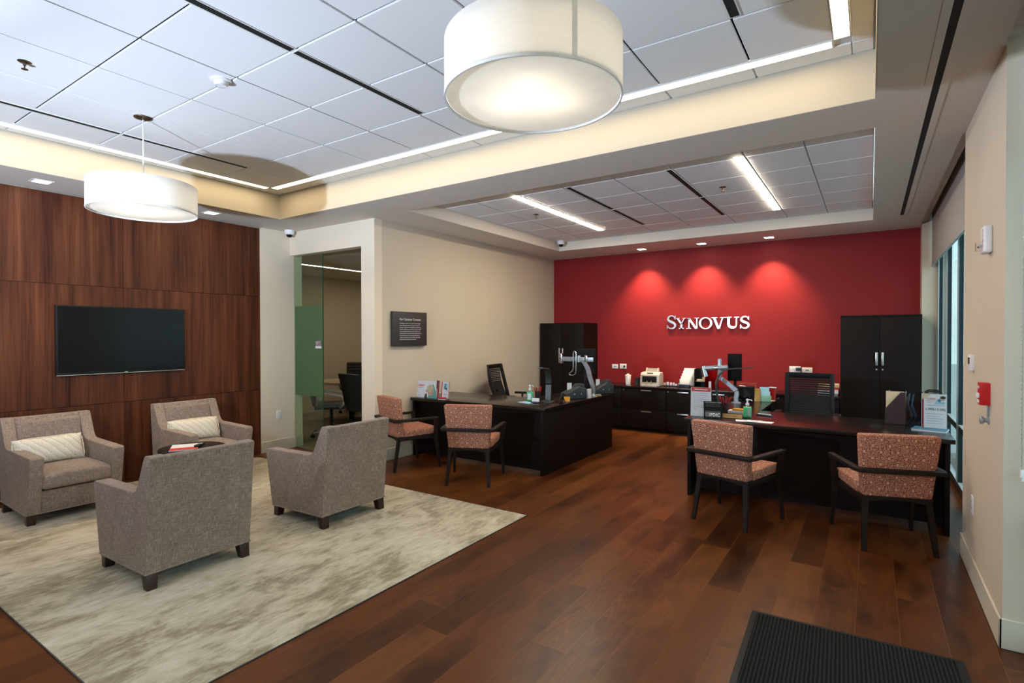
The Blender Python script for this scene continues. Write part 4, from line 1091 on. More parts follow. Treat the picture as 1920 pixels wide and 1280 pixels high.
m = MB(); m.text('FIRE', 0, .028, h=.018, align='CENTER', bold=.02); m.text('PULL DOWN', 0, -.0145, h=.009, w=.05, align='CENTER'); o = put(m, 'lettering', M['whitep'], t); o.matrix_local = rr @ Tr(0, 0, .0464)
t = thing('door_release_knob', 'small grey round knob on the window pier below the red pull station', 'knob', (XR+.0015, 3.94, 1.075))
m = MB(); m.lathe([(0, 0), (.022, 0), (.022, .006), (.012, .010), (.012, .022), (.020, .026), (.022, .036), (.016, .042), (0, .043)], seg=28); o = m.build('knob', M['silverplastic'], t); o.matrix_local = rr
put(MB().box(-.008, .008, .0, .085, 0, .010, bev=.002), 'conduit', M['silverplastic'], t)

# roller blinds
def blind(label, y0, y1, zb, group):
    t = thing('roller_blind', label, 'roller blind', (.652, (y0+y1)/2, 0), 0, group)
    L_ = (y1-y0)/2
    MB().box(-.002, .002, -L_, L_, zb, 3.10).build('fabric', M['blind'], t)
    MB().cyl((.0, -L_, 3.105), (.0, L_, 3.105), .028, seg=20).build('roller_tube', M['blind'], t)
    MB().box(-.009, .009, -L_, L_, zb-.028, zb, bev=.003).build('bottom_bar', M['mullionl'], t)
    return t
blind('long grey roller blind over the far windows beside the desk', 4.96, 8.65, 2.44, 'roller blinds')
t = thing('bead_chain', 'white bead chain loop of the near window blind, hanging at the pier edge', 'blind chain', (.610, 3.50, 0))
m = MB()
for s, x in ((-1, 0), (1, .014)):
    for k in range(96):
        z = .90+k*.0215
        m.lathe([(0, -.0035), (.0028, -.002), (.0028, .002), (0, .0035)], (x+.003*s*math.sin(k*.05), 0, z), 6)
    m.tube([(x, 0, .90), (x, 0, 2.96)], .0009, 4)
m.build('beads', M['steel'], t)
MB().box(-.005, .019, -.008, .008, .862, .902, bev=.004).build('tensioner', M['whitep'], t)
MB().box(.0, .014, -.004, .004, .846, .864, bev=.002).build('hold_down_clip', M['whitep'], t)
blind('grey roller blind of the near window beyond the pier', -2.38, 3.46, 2.44, 'roller blinds')

t = thing('room_sign', 'small grey and white room sign on the frosted glass panel', 'room sign', (-6.118, 4.5525, 1.430))
MB().box(-.060, .060, -.006, 0, -.018, .050, bev=.001).build('upper_plate', plain('mauve_grey_plate', (.25,.19,.19), .5), t)
MB().box(-.060, .060, -.006, 0, -.050, -.019, bev=.001).build('name_strip', M['paper'], t)
m = MB(); m.box(-.045, .02, -.0065, -.0055, .028, .034); m.box(-.045, -.01, -.0065, -.0055, .010, .015); m.build('print', M['signtext'], t)
# ------------------------------------------------------------------ small things on the desks
ZD = .748
def card_faces(t, w, h, Mx, pics, name='picture'):
    m = MB()
    for p in pics: m.prism(p[0], 'z', 0, .0008+.0002*p[2], p[1])
    o = m.build(name, None, t, smooth=0); o.matrix_local = Mx
    return o
def rp(x0, x1, y0, y1): return [(x0,y0),(x1,y0),(x1,y1),(x0,y1)]
def el(cx, cy, a, b, n=20, a0=0, a1=2*PI): return [(cx+a*math.cos(a0+(a1-a0)*k/n), cy+b*math.sin(a0+(a1-a0)*k/n)) for k in range(n if a1-a0 > 6.2 else n+1)]
UP = basis((0,0,0), (1,0,0), (0,0,1), (0,-1,0))     # local xy -> x,z facing -y
def standcard(name, label, x, y, z, w, h, rz, pics, lean=R(6), cat='card', acrylic=True, group=None):
    """printed card in a clear stand"""
    t = thing(name, label, cat, (x, y, z), rz, group)
    L_ = Rx(-lean)
    o = MB().box(-w/2, w/2, .0, .002, .003, h, bev=0).build('printed_sheet', M['paper'], t); o.matrix_local = L_
    card_faces(t, w, h, L_ @ Tr(0, -.0002, .003) @ UP, pics)
    if acrylic:
        m = MB(); m.box(-w/2-.003, w/2+.003, -.0035, -.002, .0, h+.004); m.box(-w/2-.003, w/2+.003, .0022, .0037, .0, h+.004); o = m.build('acrylic_sleeve', M['clear'], t); o.matrix_local = L_
        m = MB(); m.box(-w/2, w/2, -.01, .075, 0, .003); m.build('acrylic_foot', M['clear'], t)
    return t
# ---- left desk
P_ = M
pics = [(rp(-.170,-.075,.150,.160), P_['redpaper'], 1), (rp(-.170,-.060,.166,.172), P_['redpaper'], 1), (rp(-.170,-.08,.135,.138), P_['greytext'], 1), (rp(-.170,-.11,.128,.131), P_['greytext'], 1), (rp(-.165,-.125,.03,.035), P_['redpaper'], 1),
        ([(.0,.003),(.02,.09),(.06,.17),(.085,.18),(.125,.10),(.155,.003)], P_['teal'], 1), (el(.04,.095,.055,.062), P_['skin'], 2), (el(.035,.125,.056,.048), P_['blond'], 3), (el(-.025,.09,.016,.02), P_['skin'], 2),
        (el(.058,.085,.006,.004), P_['darkhair'], 4), (el(.075,.105,.007,.004), P_['darkhair'], 4), (el(.07,.068,.014,.005), P_['redpaper'], 4), ([(-.06,.003),(-.05,.05),(-.02,.06),(-.01,.003)], P_['darkhair'], 2),
        (rp(.150,.181,.003,.232), P_['darkred'], 2), ([(.135,.232),(.15,.232),(.15,.11),(.132,.14)], P_['darkhair'], 2), (el(.142,.08,.012,.05), P_['skin'], 3)]
standcard('leaflet_display', 'wide white photo leaflet of a blond child standing on the desk near the beige wall', -4.735, 5.165, ZD, .365, .222, R(2), [([(a, b-.006) for a, b in p], mt, k) for p, mt, k in pics], cat='leaflet')
pics = [(rp(-.058,-.048,.0,.21), P_['redpaper'], 1), (rp(.048,.058,.0,.21), P_['redpaper'], 1), (rp(-.03,.03,.11,.19), P_['blueprint'], 1), ([(-.02,.12),(-.005,.19),(.004,.19),(-.004,.13)], P_['darkhair'], 2), (el(.012,.125,.014,.012), P_['navy'], 2), (el(.022,.10,.016,.008), P_['skin'], 2), (rp(-.03,.03,.055,.06), P_['redpaper'], 1), (rp(-.03,.02,.04,.044), P_['greytext'], 1)]
standcard('leaflet_display', 'narrow red-edged leaflet stand on the desk beside the photo leaflet', -4.475, 5.20, ZD, .118, .215, R(5), pics, cat='leaflet')
t = thing('stapler', 'small red object lying in front of the red-edged leaflet', 'stapler', (-4.455, 5.125, ZD), R(10))
MB().box(-.05, .05, -.017, .017, .008, .030, bev=.008, seg=3).build('top_arm', M['redp'], t); MB().box(-.055, .045, -.014, .014, 0, .009, bev=.003).build('base', M['whitep'], t)
def sanitizer(label, x, y, s=1.0, rz=0):
    t = thing('hand_sanitizer', label, 'bottle', (x, y, ZD), rz, 'hand sanitizer bottles')
    m = MB(); m.box(-.036*s, .036*s, -.022*s, .022*s, .002, .105*s, bev=.012*s, seg=4); m.build('gel', M['sanitgel'], t)
    m = MB(); m.box(-.038*s, .038*s, -.024*s, .024*s, 0, .112*s, bev=.013*s, seg=4); m.lathe([(.013*s, .110*s), (.013*s, .122*s)], seg=16, cap=False); m.build('bottle', M['clear'], t)
    MB().box(*((-.028*s, .010*s) if s > 1.05 else (.004*s, .024*s)), -.0255*s, -.0245*s, .02*s, .088*s).build('label_print', M['paper'] if s > 1.05 else M['silverplastic'], t)
    m = MB(); m.lathe([(.016*s, .116*s), (.016*s, .136*s), (.008*s, .140*s), (.006*s, .160*s), (.012*s, .162*s), (.012*s, .172*s), (.006*s, .178*s), (0, .178*s)], seg=20); m.sweep([(0,0,.168*s), (.028*s,0,.170*s), (.042*s,0,.160*s)], [(-.005*s,-.004*s),(.005*s,-.004*s),(.005*s,.004*s),(-.005*s,.004*s)]); m.build('pump', M['whitep'], t)
sanitizer('green hand sanitizer pump bottle with a white label, on the desk by the beige wall', -3.445, 5.58, 1.12, R(35))
def pencup(label, x, y, n=11):
    t = thing('pen_cup', label, 'pen cup', (x, y, ZD), 0, 'mesh cups of red pens')
    m = MB(); m.lathe([(.036, 0), (.040, .095), (.0375, .095), (.034, .004), (0, .004)], seg=28, cap=False); m.lathe([(0, 0), (.036, 0)], seg=28, cap=False)
    m.build('cup', M['wire'], t)
    for k in range(n):
        a = random.random()*2*PI; q = .018*math.sqrt(random.random()); w = .018+.022*random.random(); h = .13+.035*random.random()
        m = MB(); m.cyl((q*math.cos(a), q*math.sin(a), .005), (w*1.6*math.cos(a), w*1.6*math.sin(a), h), .0048, seg=8); m.build('pen', M['redp'], t)
pencup('mesh cup of red pens beside the curved lamp on the desk by the beige wall', -3.50, 5.86, 8)
t = thing('card_holder', 'small dark holder of white business cards on the desk by the beige wall', 'card holder', (-3.285, 5.44, ZD), R(8))
MB().box(-.053, .053, -.02, .03, 0, .022, bev=.003).build('holder', M['navy'], t)
o = MB().box(-.046, .046, -.007, .007, .01, .062).build('cards', M['paper'], t); o.matrix_local = Rx(R(-14))
t = thing('notepad', 'pale blue papers lying on the desk edge by the beige wall', 'papers', (-3.40, 5.435, ZD), R(-18))
MB().box(-.10, .10, -.06, .06, 0, .004).build('sheets', M['blueprint'], t); o = MB().box(-.09, .09, -.055, .055, .004, .0055).build('top_sheet', M['blueprint'], t); o.rotation_euler = (0, 0, R(9))
def lamp(label, x, y, rz):
    t = thing('desk_lamp', label, 'lamp', (x, y, ZD), rz, 'curved blade desk lamps')
    m = MB(); m.lathe([(0,0), (.085,0), (.085,.010), (.078,.016), (0,.016)], seg=40); m.build('base', M['lampgreen'], t)
    pts = [(-.02,0,.010)]
    for k in range(22):
        a = R(186-k*5.6)
        pts.append((.10+.17*math.cos(a)*1.0, 0, .20+.235*math.sin(a)))
    pts = [(-.035,0,.012), (-.055,0,.08)] + [(.105+.172*math.cos(R(188-k*5.2)), 0, .215+.20*math.sin(R(188-k*5.2))) for k in range(17)] + [(.24,0,.418), (.33,0,.432)]
    m = MB(); m.sweep(pts, lambda k: [(-.034, -.010*(1-.5*k)), (.034, -.010*(1-.5*k)), (.034, .010*(1-.5*k)), (-.034, .010*(1-.5*k))], up=(0,0,1)); m.build('blade_arm', M['lampgreen'], t)
    return t
l0 = lamp('grey-green curved blade desk lamp seen end-on, on the desk by the beige wall', -3.215, 5.60, R(-74))
dup(l0, 'grey-green curved blade desk lamp arching over the desk beside the windows', (-1.43, 6.58, ZD), R(20))
t = thing('tablet_stand', 'black tablet leaning on the desk beside the curved lamp', 'tablet', (-3.09, 5.66, ZD), R(-62))
o = MB().box(-.085, .085, -.006, .006, .0, .135, bev=.004).build('tablet', M['black'], t); o.matrix_local = Rx(R(-24))
o = MB().box(-.03, .03, .0, .008, .0, .10).build('easel', M['black'], t); o.matrix_local = Tr(0, .075, 0) @ Rx(R(24))
o = MB().box(-.078, .078, -.0068, -.006, .008, .127).build('screen', M['blackgloss'], t); o.matrix_local = Rx(R(-24))
def scanner(label, x, y, rz, s=1.0, slots=True):
    t = thing('check_scanner', label, 'scanner', (x, y, ZD), rz, 'charcoal desktop scanners')
    m = MB(); m.prism([(-.15*s, 0), (.13*s, 0), (.13*s, .125*s), (.02*s, .155*s), (-.03*s, .125*s), (-.15*s, .07*s)], 'y', -.075*s, .075*s, bev=.012*s, seg=3); m.build('body', M['darkgrey'], t)
    m = MB(); m.prism([(-.02*s, .12*s), (.125*s, .12*s), (.12*s, .178*s), (.03*s, .178*s)], 'y', -.03*s, .06*s, bev=.006*s, seg=2); m.build('feed_tray', M['darkgrey'], t)
    m = MB(); m.box(-.05*s, -.03*s, -.0765*s, -.0745*s, .055*s, .07*s); m.box(.05*s, .056*s, -.0765*s, -.0745*s, .05*s, .075*s); m.build('badge', M['silverplastic'], t)
    o = MB().box(-.03*s, .03*s, -.002*s, .002*s, .10*s, .185*s).build('check_slip', M['paper'], t); o.matrix_local = Tr(-.06*s, .02*s, .005*s)
scanner('charcoal check scanner on the return of the desk by the beige wall, nearer the lamp', -3.115, 6.12, R(55), 1.05)
scanner('charcoal receipt printer at the far end of the desk return by the beige wall', -3.06, 6.85, R(60), 1.05)
t = thing('tent_card', 'small amber and white tent card beside the tablet', 'card', (-3.07, 5.83, ZD), R(20))
MB().prism([(-.03, 0), (.03, 0), (0, .055)], 'x', -.035, .035).build('folded_card', M['yellow'], t)
t = thing('paper_box', 'narrow white box standing beside the chrome monitor arm', 'box', (-2.99, 6.27, ZD), R(5))
MB().box(-.016, .016, -.05, .05, 0, .115, bev=.001).build('carton', M['paper'], t)
t = thing('papers', 'loose brown papers at the foot of the chrome monitor arm', 'papers', (-3.02, 6.59, ZD), R(30))
MB().box(-.05, .05, -.07, .07, 0, .012).build('stack', M['tan'], t)

def monitor_arm(label, x, y, rz, group, post):
    """clamp base, jointed arm, cross beam with end brackets and a handle loop"""
    t = thing('monitor_arm', label, 'monitor arm', (x, y, ZD), rz, group)
    c = M['chrome']
    m = MB(); m.lathe([(0,0), (.055,0), (.055,.012), (.03,.02), (.024,.03), (.024,.10), (0,.10)], seg=28); m.build('base', M['silverplastic'], t)
    m = MB(); m.sweep(post[:3], lambda k: [(-.022, -.024), (.022, -.024), (.022, .024), (-.022, .024)], up=(0,1,0)); m.build('lower_arm', M['silverplastic'], t)
    m = MB(); m.sweep(post[2:], lambda k: [(-.024+.006*k, -.024), (.024-.006*k, -.024), (.024-.006*k, .024), (-.024+.006*k, .024)], up=(0,1,0)); m.build('upper_arm', M['silverplastic'], t)
    return t
t = monitor_arm('chrome double monitor arm with an empty bracket on the desk by the beige wall', -3.00, 6.42, 0, 'jointed monitor arms', [(0,0,.05), (.0,.0,.13), (-.045,0,.26), (-.07,0,.36), (-.12,0,.44), (-.16,0,.475)])
hb = (-.20, -.03, .485)
MB().box(-.44, .02, -.045, -.02, .457, .515, bev=.004).build('cross_beam', M['silverplastic'], t)
m = MB(); m.box(-.475, -.425, -.065, -.02, .425, .56, bev=.008); m.cyl((-.45,-.075,.49), (-.45,-.05,.49), .022, seg=18); m.build('end_bracket', M['chrome'], t)
m = MB(); m.cyl((-.19,-.02,.45), (-.19,-.02,.535), .026, seg=20); m.box(-.10, -.06, -.055, -.015, .455, .54, bev=.008); m.build('swivel_joint', M['chrome'], t)
m = MB(); m.tube([(-.255,-.06,.46), (-.255,-.06,.56), (-.248,-.06,.585), (-.235,-.06,.59), (-.222,-.06,.585), (-.215,-.06,.56), (-.215,-.06,.33), (-.225,-.06,.295), (-.25,-.06,.275), (-.305,-.06,.275), (-.315,-.06,.29), (-.26,-.06,.345), (-.255,-.06,.375), (-.255,-.06,.46)], .008, 10, up=(0,1,0)); m.build('handle_loop', M['chrome'], t)
t = thing('computer_monitor', 'dark computer monitor behind the chrome arm, in front of the corner cabinet', 'monitor', (-3.20, 6.62, ZD), R(12))
MB().box(-.13, .13, 0, .03, .28, .62, bev=.004).build('housing', M['plaque'], t); MB().box(-.122, .122, .029, .0315, .29, .612).build('screen', M['blackgloss'], t)
m = MB(); m.box(-.02, .02, -.02, .0, .0, .45); m.build('neck', M['black'], t); MB().box(-.09, .09, -.07, .07, 0, .012, bev=.004).build('foot', M['black'], t)

# ---- right desk
pics = [(rp(-.093,.093,.243,.283), P_['redpaper'], 1), (rp(-.062,.062,.258,.266), P_['paper'], 2), (rp(-.062,.062,.271,.274), P_['redpaper'], 2)]
for k, (w, g) in enumerate([(.145,1), (.15,1), (.12,0), (.15,1), (.148,1), (.06,0), (.15,1), (.14,1), (.04,0)]): pics.append((rp(-.075, -.075+w, .222-k*.019, .2245-k*.019), P_['greytext'], 1))
pics.append((rp(.04, .085, .022, .025), P_['darkred'], 1))
standcard('notice_stand', 'upright white notice with a red header on the desk beside the windows', -1.385, 5.44, ZD, .195, .287, R(0), pics, lean=R(3), cat='notice')
t = thing('plaque', 'black FDIC plaque leaning on the desk in front of the white notice', 'plaque', (-1.255, 5.375, ZD), R(6))
L_ = Rx(R(-9)) @ Tr(0, 0, .003)
def tap(v): return Vector((v.x*(.93+.07*v.z/.16), v.y, v.z))
o = MB().box(-.088, .088, 0, .006, 0, .160, bev=.002, fn=tap).build('board', M['plaque'], t); o.matrix_local = L_
o = MB().box(-.05, .05, 0, .05, 0, .003).build('easel_foot', M['black'], t)
m = MB()
m.text('FUNDS AVAILABILITY POLICY', 0, .147, h=.006, w=.150, align='CENTER', bold=.02, mat=M['signtext'])
for k in range(5): m.text('information about deposits and when funds are available for withdrawal', -.068, .134-k*.0062, h=.0034, w=.136, mat=M['greytext'])
m.box(-.070, .070, .062, .068, .0, .0004, M['greyband']); m.box(-.070, .070, .010, .058, 0, .0003, M['greyband'])
m.text('FDIC', -.020, .0185, h=.030, w=.085, bold=.035, mat=M['signtext'])
m.prism(el(-.050, .034, .017, .017, 24), 'z', 0, .0006, M['greytext']); m.prism(el(-.050, .034, .011, .011, 20), 'z', 0, .0008, M['greyband'])
m.prism(el(-.040, .034, .016, .022, 14, R(-55), R(55))+el(-.040, .034, .011, .019, 14, R(-55), R(55))[::-1], 'z', 0, .0009, M['signtext'])
o = m.build('lettering', None, t, smooth=0); o.matrix_local = L_ @ Tr(0, -.0001, 0) @ UP
t = thing('name_plate', 'brass desk name plate on a wooden wedge beside the black plaque', 'name plate', (-1.10, 5.485, ZD), R(8))
MB().prism([(-.022, 0), (.022, 0), (.004, .045), (-.012, .045)], 'x', -.092, .092, bev=.002).build('wedge', M['legwood'], t)
o = MB().box(-.088, .088, -.0012, .0006, -.019, .019).build('plate', M['brass'], t); o.matrix_local = Tr(0, -.0178, .0235) @ Rx(R(-12.5))
m = MB()
for k in range(2): m.box(-.05+.052*k, -.005+.05*k, -.004, .004, 0, .0004, M['bronze'])
o = m.build('engraving', None, t, smooth=0); o.matrix_local = Tr(0, -.0178, .0235) @ Rx(R(-12.5)) @ Tr(0, -.0013, 0) @ UP
sanitizer('bright green hand sanitizer pump bottle beside the brass name plate', -.985, 5.60, 1.04, R(10))
pencup('mesh cup of red pens behind the black plaque', -1.262, 5.93, 12)
t = thing('card_box', 'white box of cards with amber cards on top, behind the name plate', 'box', (-1.13, 5.90, ZD), R(-6))
MB().box(-.085, .085, -.045, .045, 0, .026, bev=.002).build('box', M['paper'], t); MB().box(-.045, .075, -.04, .04, .026, .044, bev=.002).build('amber_cards', M['yellow'], t)
t = thing('pen', 'dark blue pen tray holding a white pen, behind the sanitizer bottle', 'pen tray', (-.865, 5.83, ZD), R(-20))
MB().box(-.075, .075, -.025, .025, 0, .010, bev=.003).build('tray', M['navy'], t); MB().cyl((-.07, 0, .015), (.06, .004, .015), .005, seg=10).build('white_pen', M['whitep'], t)
t = thing('flyer', 'white flyer sheet lying flat at the front edge of the desk', 'flyer', (-.845, 5.385, ZD), R(-4))
MB().box(-.115, .115, -.055, .055, 0, .0016).build('sheet', M['paper'], t)
m = MB()
for k in range(4): m.box(-.08+.042*k, -.06+.042*k, .025, .035, .0016, .0020, [M['tan'], M['redpaper'], M['tan'], M['redpaper']][k])
m.build('print', None, t)
dup(t, 'white flyer sheet partly under another, next to the sanitizer bottle', (-.935, 5.40, ZD+.0), R(12), 'white flyers on the desk edge'); t['group'] = 'white flyers on the desk edge'; t.location.z = ZD+.0022
t = monitor_arm('silver jointed monitor arm with cylinder mounts on the desk beside the windows', -1.31, 6.74, 0, 'jointed monitor arms', [(0,0,.05), (.01,0,.10), (.005,0,.145), (-.06,0,.205), (-.13,0,.255), (-.165,0,.29)])
m = MB(); m.box(-.205, -.16, -.03, .0, .27, .52, bev=.012); m.box(-.20, -.165, -.034, -.028, .36, .46, bev=.004); m.build('head_post', M['silverplastic'], t)
m = MB(); m.cyl((-.36,-.02,.40), (-.09,-.02,.42), .028, seg=20); m.build('cross_beam', M['silverplastic'], t)
m = MB(); m.cyl((-.345,-.02,.30), (-.375,-.02,.425), .034, .030, seg=20); m.build('end_bracket', M['chrome'], t)
m = MB(); m.cyl((-.235,-.02,.41), (-.205,-.02,.413), .034, seg=20); m.build('joint_ring', M['chrome'], t)
t = thing('computer_monitor', 'black computer monitor seen obliquely above the curved lamp, against the red wall', 'monitor', (-1.37, 6.98, ZD), R(4))
o = MB().box(-.080, .080, -.028, .0, .245, .575, bev=.003).build('housing', M['plaque'], t)
MB().box(-.077, .076, -.0292, -.0278, .252, .568).build('screen', M['blackgloss'], t)
MB().box(-.015, .015, .0, .03, .02, .42).build('neck', M['black'], t); MB().box(-.07, .07, -.03, .08, 0, .02, bev=.004).build('foot', M['black'], t)
t = thing('desktop_printer', 'black desktop printer behind the silver monitor arm', 'printer', (-1.30, 7.19, ZD), R(-4))
m = MB(); m.prism([(-.10, 0), (.10, 0), (.10, .06), (.085, .15), (.06, .165), (-.10, .165)], 'x', -.105, .105, bev=.010, seg=3); m.build('body', M['black'], t)
m = MB(); m.box(-.05, .02, -.05, -.01, .165, .168, M['paper']); m.box(-.07, -.02, .02, .05, .165, .168, M['paper']); m.build('note_slips', None, t)
MB().box(-.08, .08, -.108, -.095, .02, .05, bev=.004).build('output_slot', M['blackgloss'], t)
t = thing('brochure_holder', 'gold brochure holder with pale blue and green brochures on the desk return', 'brochure holder', (-1.085, 7.12, ZD), R(8))
m = MB(); m.prism([(-.05, 0), (.05, 0), (.02, .15), (-.01, .15)], 'x', -.085, -.02, bev=.002); m.build('gold_holder', M['brass'], t)
for k, (mt, z0, y) in enumerate(((M['blueprint'], .17, .02), (M['blueprint'], .12, -.01), (M['green'], .07, -.035))):
    o = MB().box(-.03+.012*k, .075+.012*k, -.004, .004, 0, z0, bev=.0005).build('brochure', mt, t); o.matrix_local = Tr(0, y, .0) @ Rx(R(-12)) 
t = thing('cup', 'dark red tumbler standing behind the brochure holder', 'cup', (-1.0, 7.33, ZD))
m = MB(); m.lathe([(.034, 0), (.044, .15), (.041, .15), (.032, .005), (0, .005)], seg=32, cap=False); m.lathe([(0,0), (.034,0)], seg=32, cap=False); m.build('tumbler', M['redp'], t)
m = MB(); m.lathe([(.0445, .148), (.0465, .153), (.044, .157), (.0405, .152), (.0445, .148)], seg=32, cap=False); m.build('rim', M['whitep'], t)
t = thing('papers', 'cream slip of paper at the end of the desk return', 'papers', (-.992, 7.22, ZD), R(10)); MB().box(-.035, .035, -.05, .05, 0, .0015).build('slip', M['manila'], t)
t = thing('file_sorter', 'black mesh file sorter holding manila folders on the desk beside the windows', 'file sorter', (.265, 6.0, ZD), R(-8))
# upright compartments running back from the front, sloping cheek
cheek = [(-.13, 0), (.02, 0), (.02, .30), (-.035, .30), (-.135, .14)]
for k, x in enumerate((-.125, .0, .12)):
    o = MB().prism([(a, b) for a, b in [(-.10, 0), (.10, 0), (.10, .29), (.05, .29), (-.10, .12)]], 'x', x-.002, x+.002).build('divider', M['smoke'] if k else M['wire'], t)
m = MB(); m.box(-.13, .125, -.10, .10, 0, .004); m.build('tray', M['black'], t)
o = MB().prism([(-.135, .004), (.015, .004), (.015, .29), (-.02, .29), (-.135, .135)], 'y', -.106, -.102).build('sloping_cheek', M['wire'], t)
for k, (x, h, s_) in enumerate(((-.105, .295, 0), (-.085, .285, .01), (-.065, .25, .02))):
    MB().box(-.13+.02*k, .005+.01*k, -.092+.03*k, -.088+.03*k, .006, h, bev=.0008).build('folder', M['manila'] if k < 2 else M['paper'], t)
MB().box(.018, .128, -.106, -.103, .0, .285).build('front_panel', M['smoke'], t)
for k, (dx, b) in enumerate(((.030, .05), (.060, .045))):
    MB().sweep([(dx, 0, .008), (dx+b*.5, 0, .07), (dx-.008, 0, .17), (dx+.004, 0, .27)], [(-.085, -.0006), (.085, -.0006), (.085, .0006), (-.085, .0006)], up=(1,0,0)).build('curled_sheet', M['blueprint'] if k else M['paper'], t)
pics = [(rp(-.081,-.069,.0,.287), P_['darkred'], 1), ([(-.081,.287),(-.02,.287),(-.055,.245),(-.081,.238)], P_['manila'], 2), (rp(-.052,.012,.247,.250), P_['redpaper'], 3), (rp(-.052,.012,.236,.239), P_['redpaper'], 3), (rp(-.052,.005,.225,.228), P_['redpaper'], 3), (rp(-.052,-.02,.213,.2155), P_['greytext'], 3),
        (rp(-.052,.07,.188,.191), P_['greytext'], 1), (el(.055,.247,.018,.018), P_['skin'], 2), (el(.058,.258,.019,.012), P_['darkhair'], 3), ([(.0,.20),(.02,.245),(.035,.235),(.05,.222),(.068,.225),(.072,.20)], P_['blueprint'], 1), (el(.035,.232,.010,.014), P_['bookblue'], 3), (rp(.0105,.0125,.145,.170), P_['greytext'], 1)]
for k in range(5): pics.append((rp(-.052, .06-.02*(k % 2), .118-k*.02, .1205-k*.02), P_['greytext'], 1))
t = standcard('rate_sign', 'upright white rate sign reading 1.99 and 5.50 percent near the window', .452, 5.715, ZD+.016, .168, .288, R(-1), pics, lean=R(3), cat='sign')
m = MB(); m.text('1.99%', -.055, .147, h=.021, w=.058, bold=.004); m.text('5.50%', .020, .147, h=.021, w=.055, bold=.004)
o = m.build('rate_lettering', M['black'], t, smooth=0); o.matrix_local = Rx(R(-3)) @ Tr(0, -.0003, .003) @ UP
t = thing('book', 'blue and white paperback books under the rate sign', 'book', (.425, 5.695, ZD), R(-12))
MB().box(-.115, .115, -.09, .09, 0, .013, bev=.0015).build('pages', M['paper'], t); MB().box(-.117, .117, -.092, .092, .013, .0155, bev=.0005).build('cover', M['bookblue'], t)
t = thing('wire_basket', 'dark slatted letter basket behind the rate sign', 'basket', (.470, 6.03, ZD), R(-4))
m = MB(); m.box(-.06, .06, -.09, .09, 0, .005)
for k in range(9):
    a = -.06+.015*k
    m.box(a-.002, a+.002, -.092, -.088, 0, .29); m.box(a-.002, a+.002, .088, .092, 0, .29)
for y in (-.09, .09): m.tube([(-.062, y, .285), (-.03, y, .305), (.03, y, .305), (.062, y, .285)], .006, 8)
for k in range(9):
    y = -.09+.0225*k
    m.box(-.062, -.058, y-.002, y+.002, 0, .285); m.box(.058, .062, y-.002, y+.002, 0, .285)
m.build('basket', M['black'], t)

# ---- credenza along the red wall
ZK = .722
t = thing('bottle', 'white plastic bottle on the credenza beneath the outlet with the cord', 'bottle', (-3.392, 8.64, ZK))
m = MB(); m.lathe([(.040, 0), (.048, .155), (.045, .162), (.02, .166), (.018, .182), (0, .183)], seg=32); m.build('body', M['whitep'], t)
t = thing('pot', 'small black ribbed pot between the white bottle and the bill counter', 'pot', (-3.235, 8.66, ZK))
m = MB(); m.lathe([(.040, 0), (.044, .03), (.041, .035), (.044, .09), (.045, .118), (.040, .118), (.038, .02), (0, .02)], seg=32); m.build('body', M['darkgrey'], t)
t = thing('bill_counter', 'light grey banknote counting machine on the credenza', 'bill counter', (-2.97, 8.60, ZK), R(3))
beige = plain('light_grey_machine', (.56,.53,.50), .4, var=.03)
m = MB(); m.prism([(-.14, 0), (.14, 0), (.14, .17), (.10, .225), (-.06, .225), (-.115, .19), (-.135, .05)], 'x', -.155, .155, bev=.014, seg=3); m.build('body', beige, t)
MB().box(-.115, .115, -.146, -.10, .07, .165, bev=.004).build('note_opening', M['black'], t)
m = MB(); m.box(-.05, .05, .0, .004, .0, .045); o = m.build('display', M['darkgrey'], t); o.matrix_local = Tr(.0, -.1085, .180) @ Rx(R(-28)) @ Tr(0, -.002, 0)
m = MB(); m.prism([(-.01, .215), (.10, .215), (.08, .29), (.04, .29)], 'x', -.10, -.085); m.prism([(-.01, .215), (.10, .215), (.08, .29), (.04, .29)], 'x', .085, .10); m.box(-.088, .088, .045, .055, .22, .285); m.build('hopper', beige, t)
for s in (-1, 1):
    m = MB(); m.sweep([(s*.035, -.13, .10), (s*.035, -.16, .07), (s*.035, -.168, .03)], [(-.008, -.004), (.008, -.004), (.008, .004), (-.008, .004)], up=(1,0,0)); m.build('stacker_finger', M['tan'], t)
m = MB(); m.box(-.13, .13, -.175, -.13, 0, .03, bev=.006); m.build('stacker_tray', beige, t)
for k, (x, h, c) in enumerate(((-2.755, .06, 'manila'), (-2.705, .075, 'paper'), (-2.655, .068, 'paper'), (-2.612, .066, 'paper'), (-2.572, .050, 'paper'), (-2.520, .060, 'blueprint'))):
    t = thing('rubber_stamp', ['cream-capped', 'tallest white-capped', 'third white-capped', 'fourth white-capped', 'lowest white-capped', 'pale blue-capped'][k]+' rubber stamp in the row beside the bill counter', 'stamp', (x, 8.60, ZK), 0, 'rubber stamps on the credenza')
    MB().box(-.018, .018, -.012, .012, 0, .022, bev=.003).build('base', M['navy'], t); MB().box(-.016, .016, -.010, .010, .022, h, bev=.004).build('cap', M[c], t)
t = thing('booklet_holder', 'navy holder of white stepped booklets on the credenza', 'booklets', (-2.425, 8.62, ZK), R(-2))
MB().box(-.095, .075, -.06, .09, 0, .05, bev=.003).build('holder', M['navy'], t)
for k in range(5):
    o = MB().box(-.085+.006*k, .07+.012*k, -.008, .008, .03, .135+.042*k, bev=.001).build('booklet', M['paper'], t); o.matrix_local = Tr(0, -.045+.028*k, 0) @ Rx(R(-10))
t = thing('letter_tray', 'black stacked letter tray beside the white booklets', 'letter tray', (-2.195, 8.70, ZK), R(2))
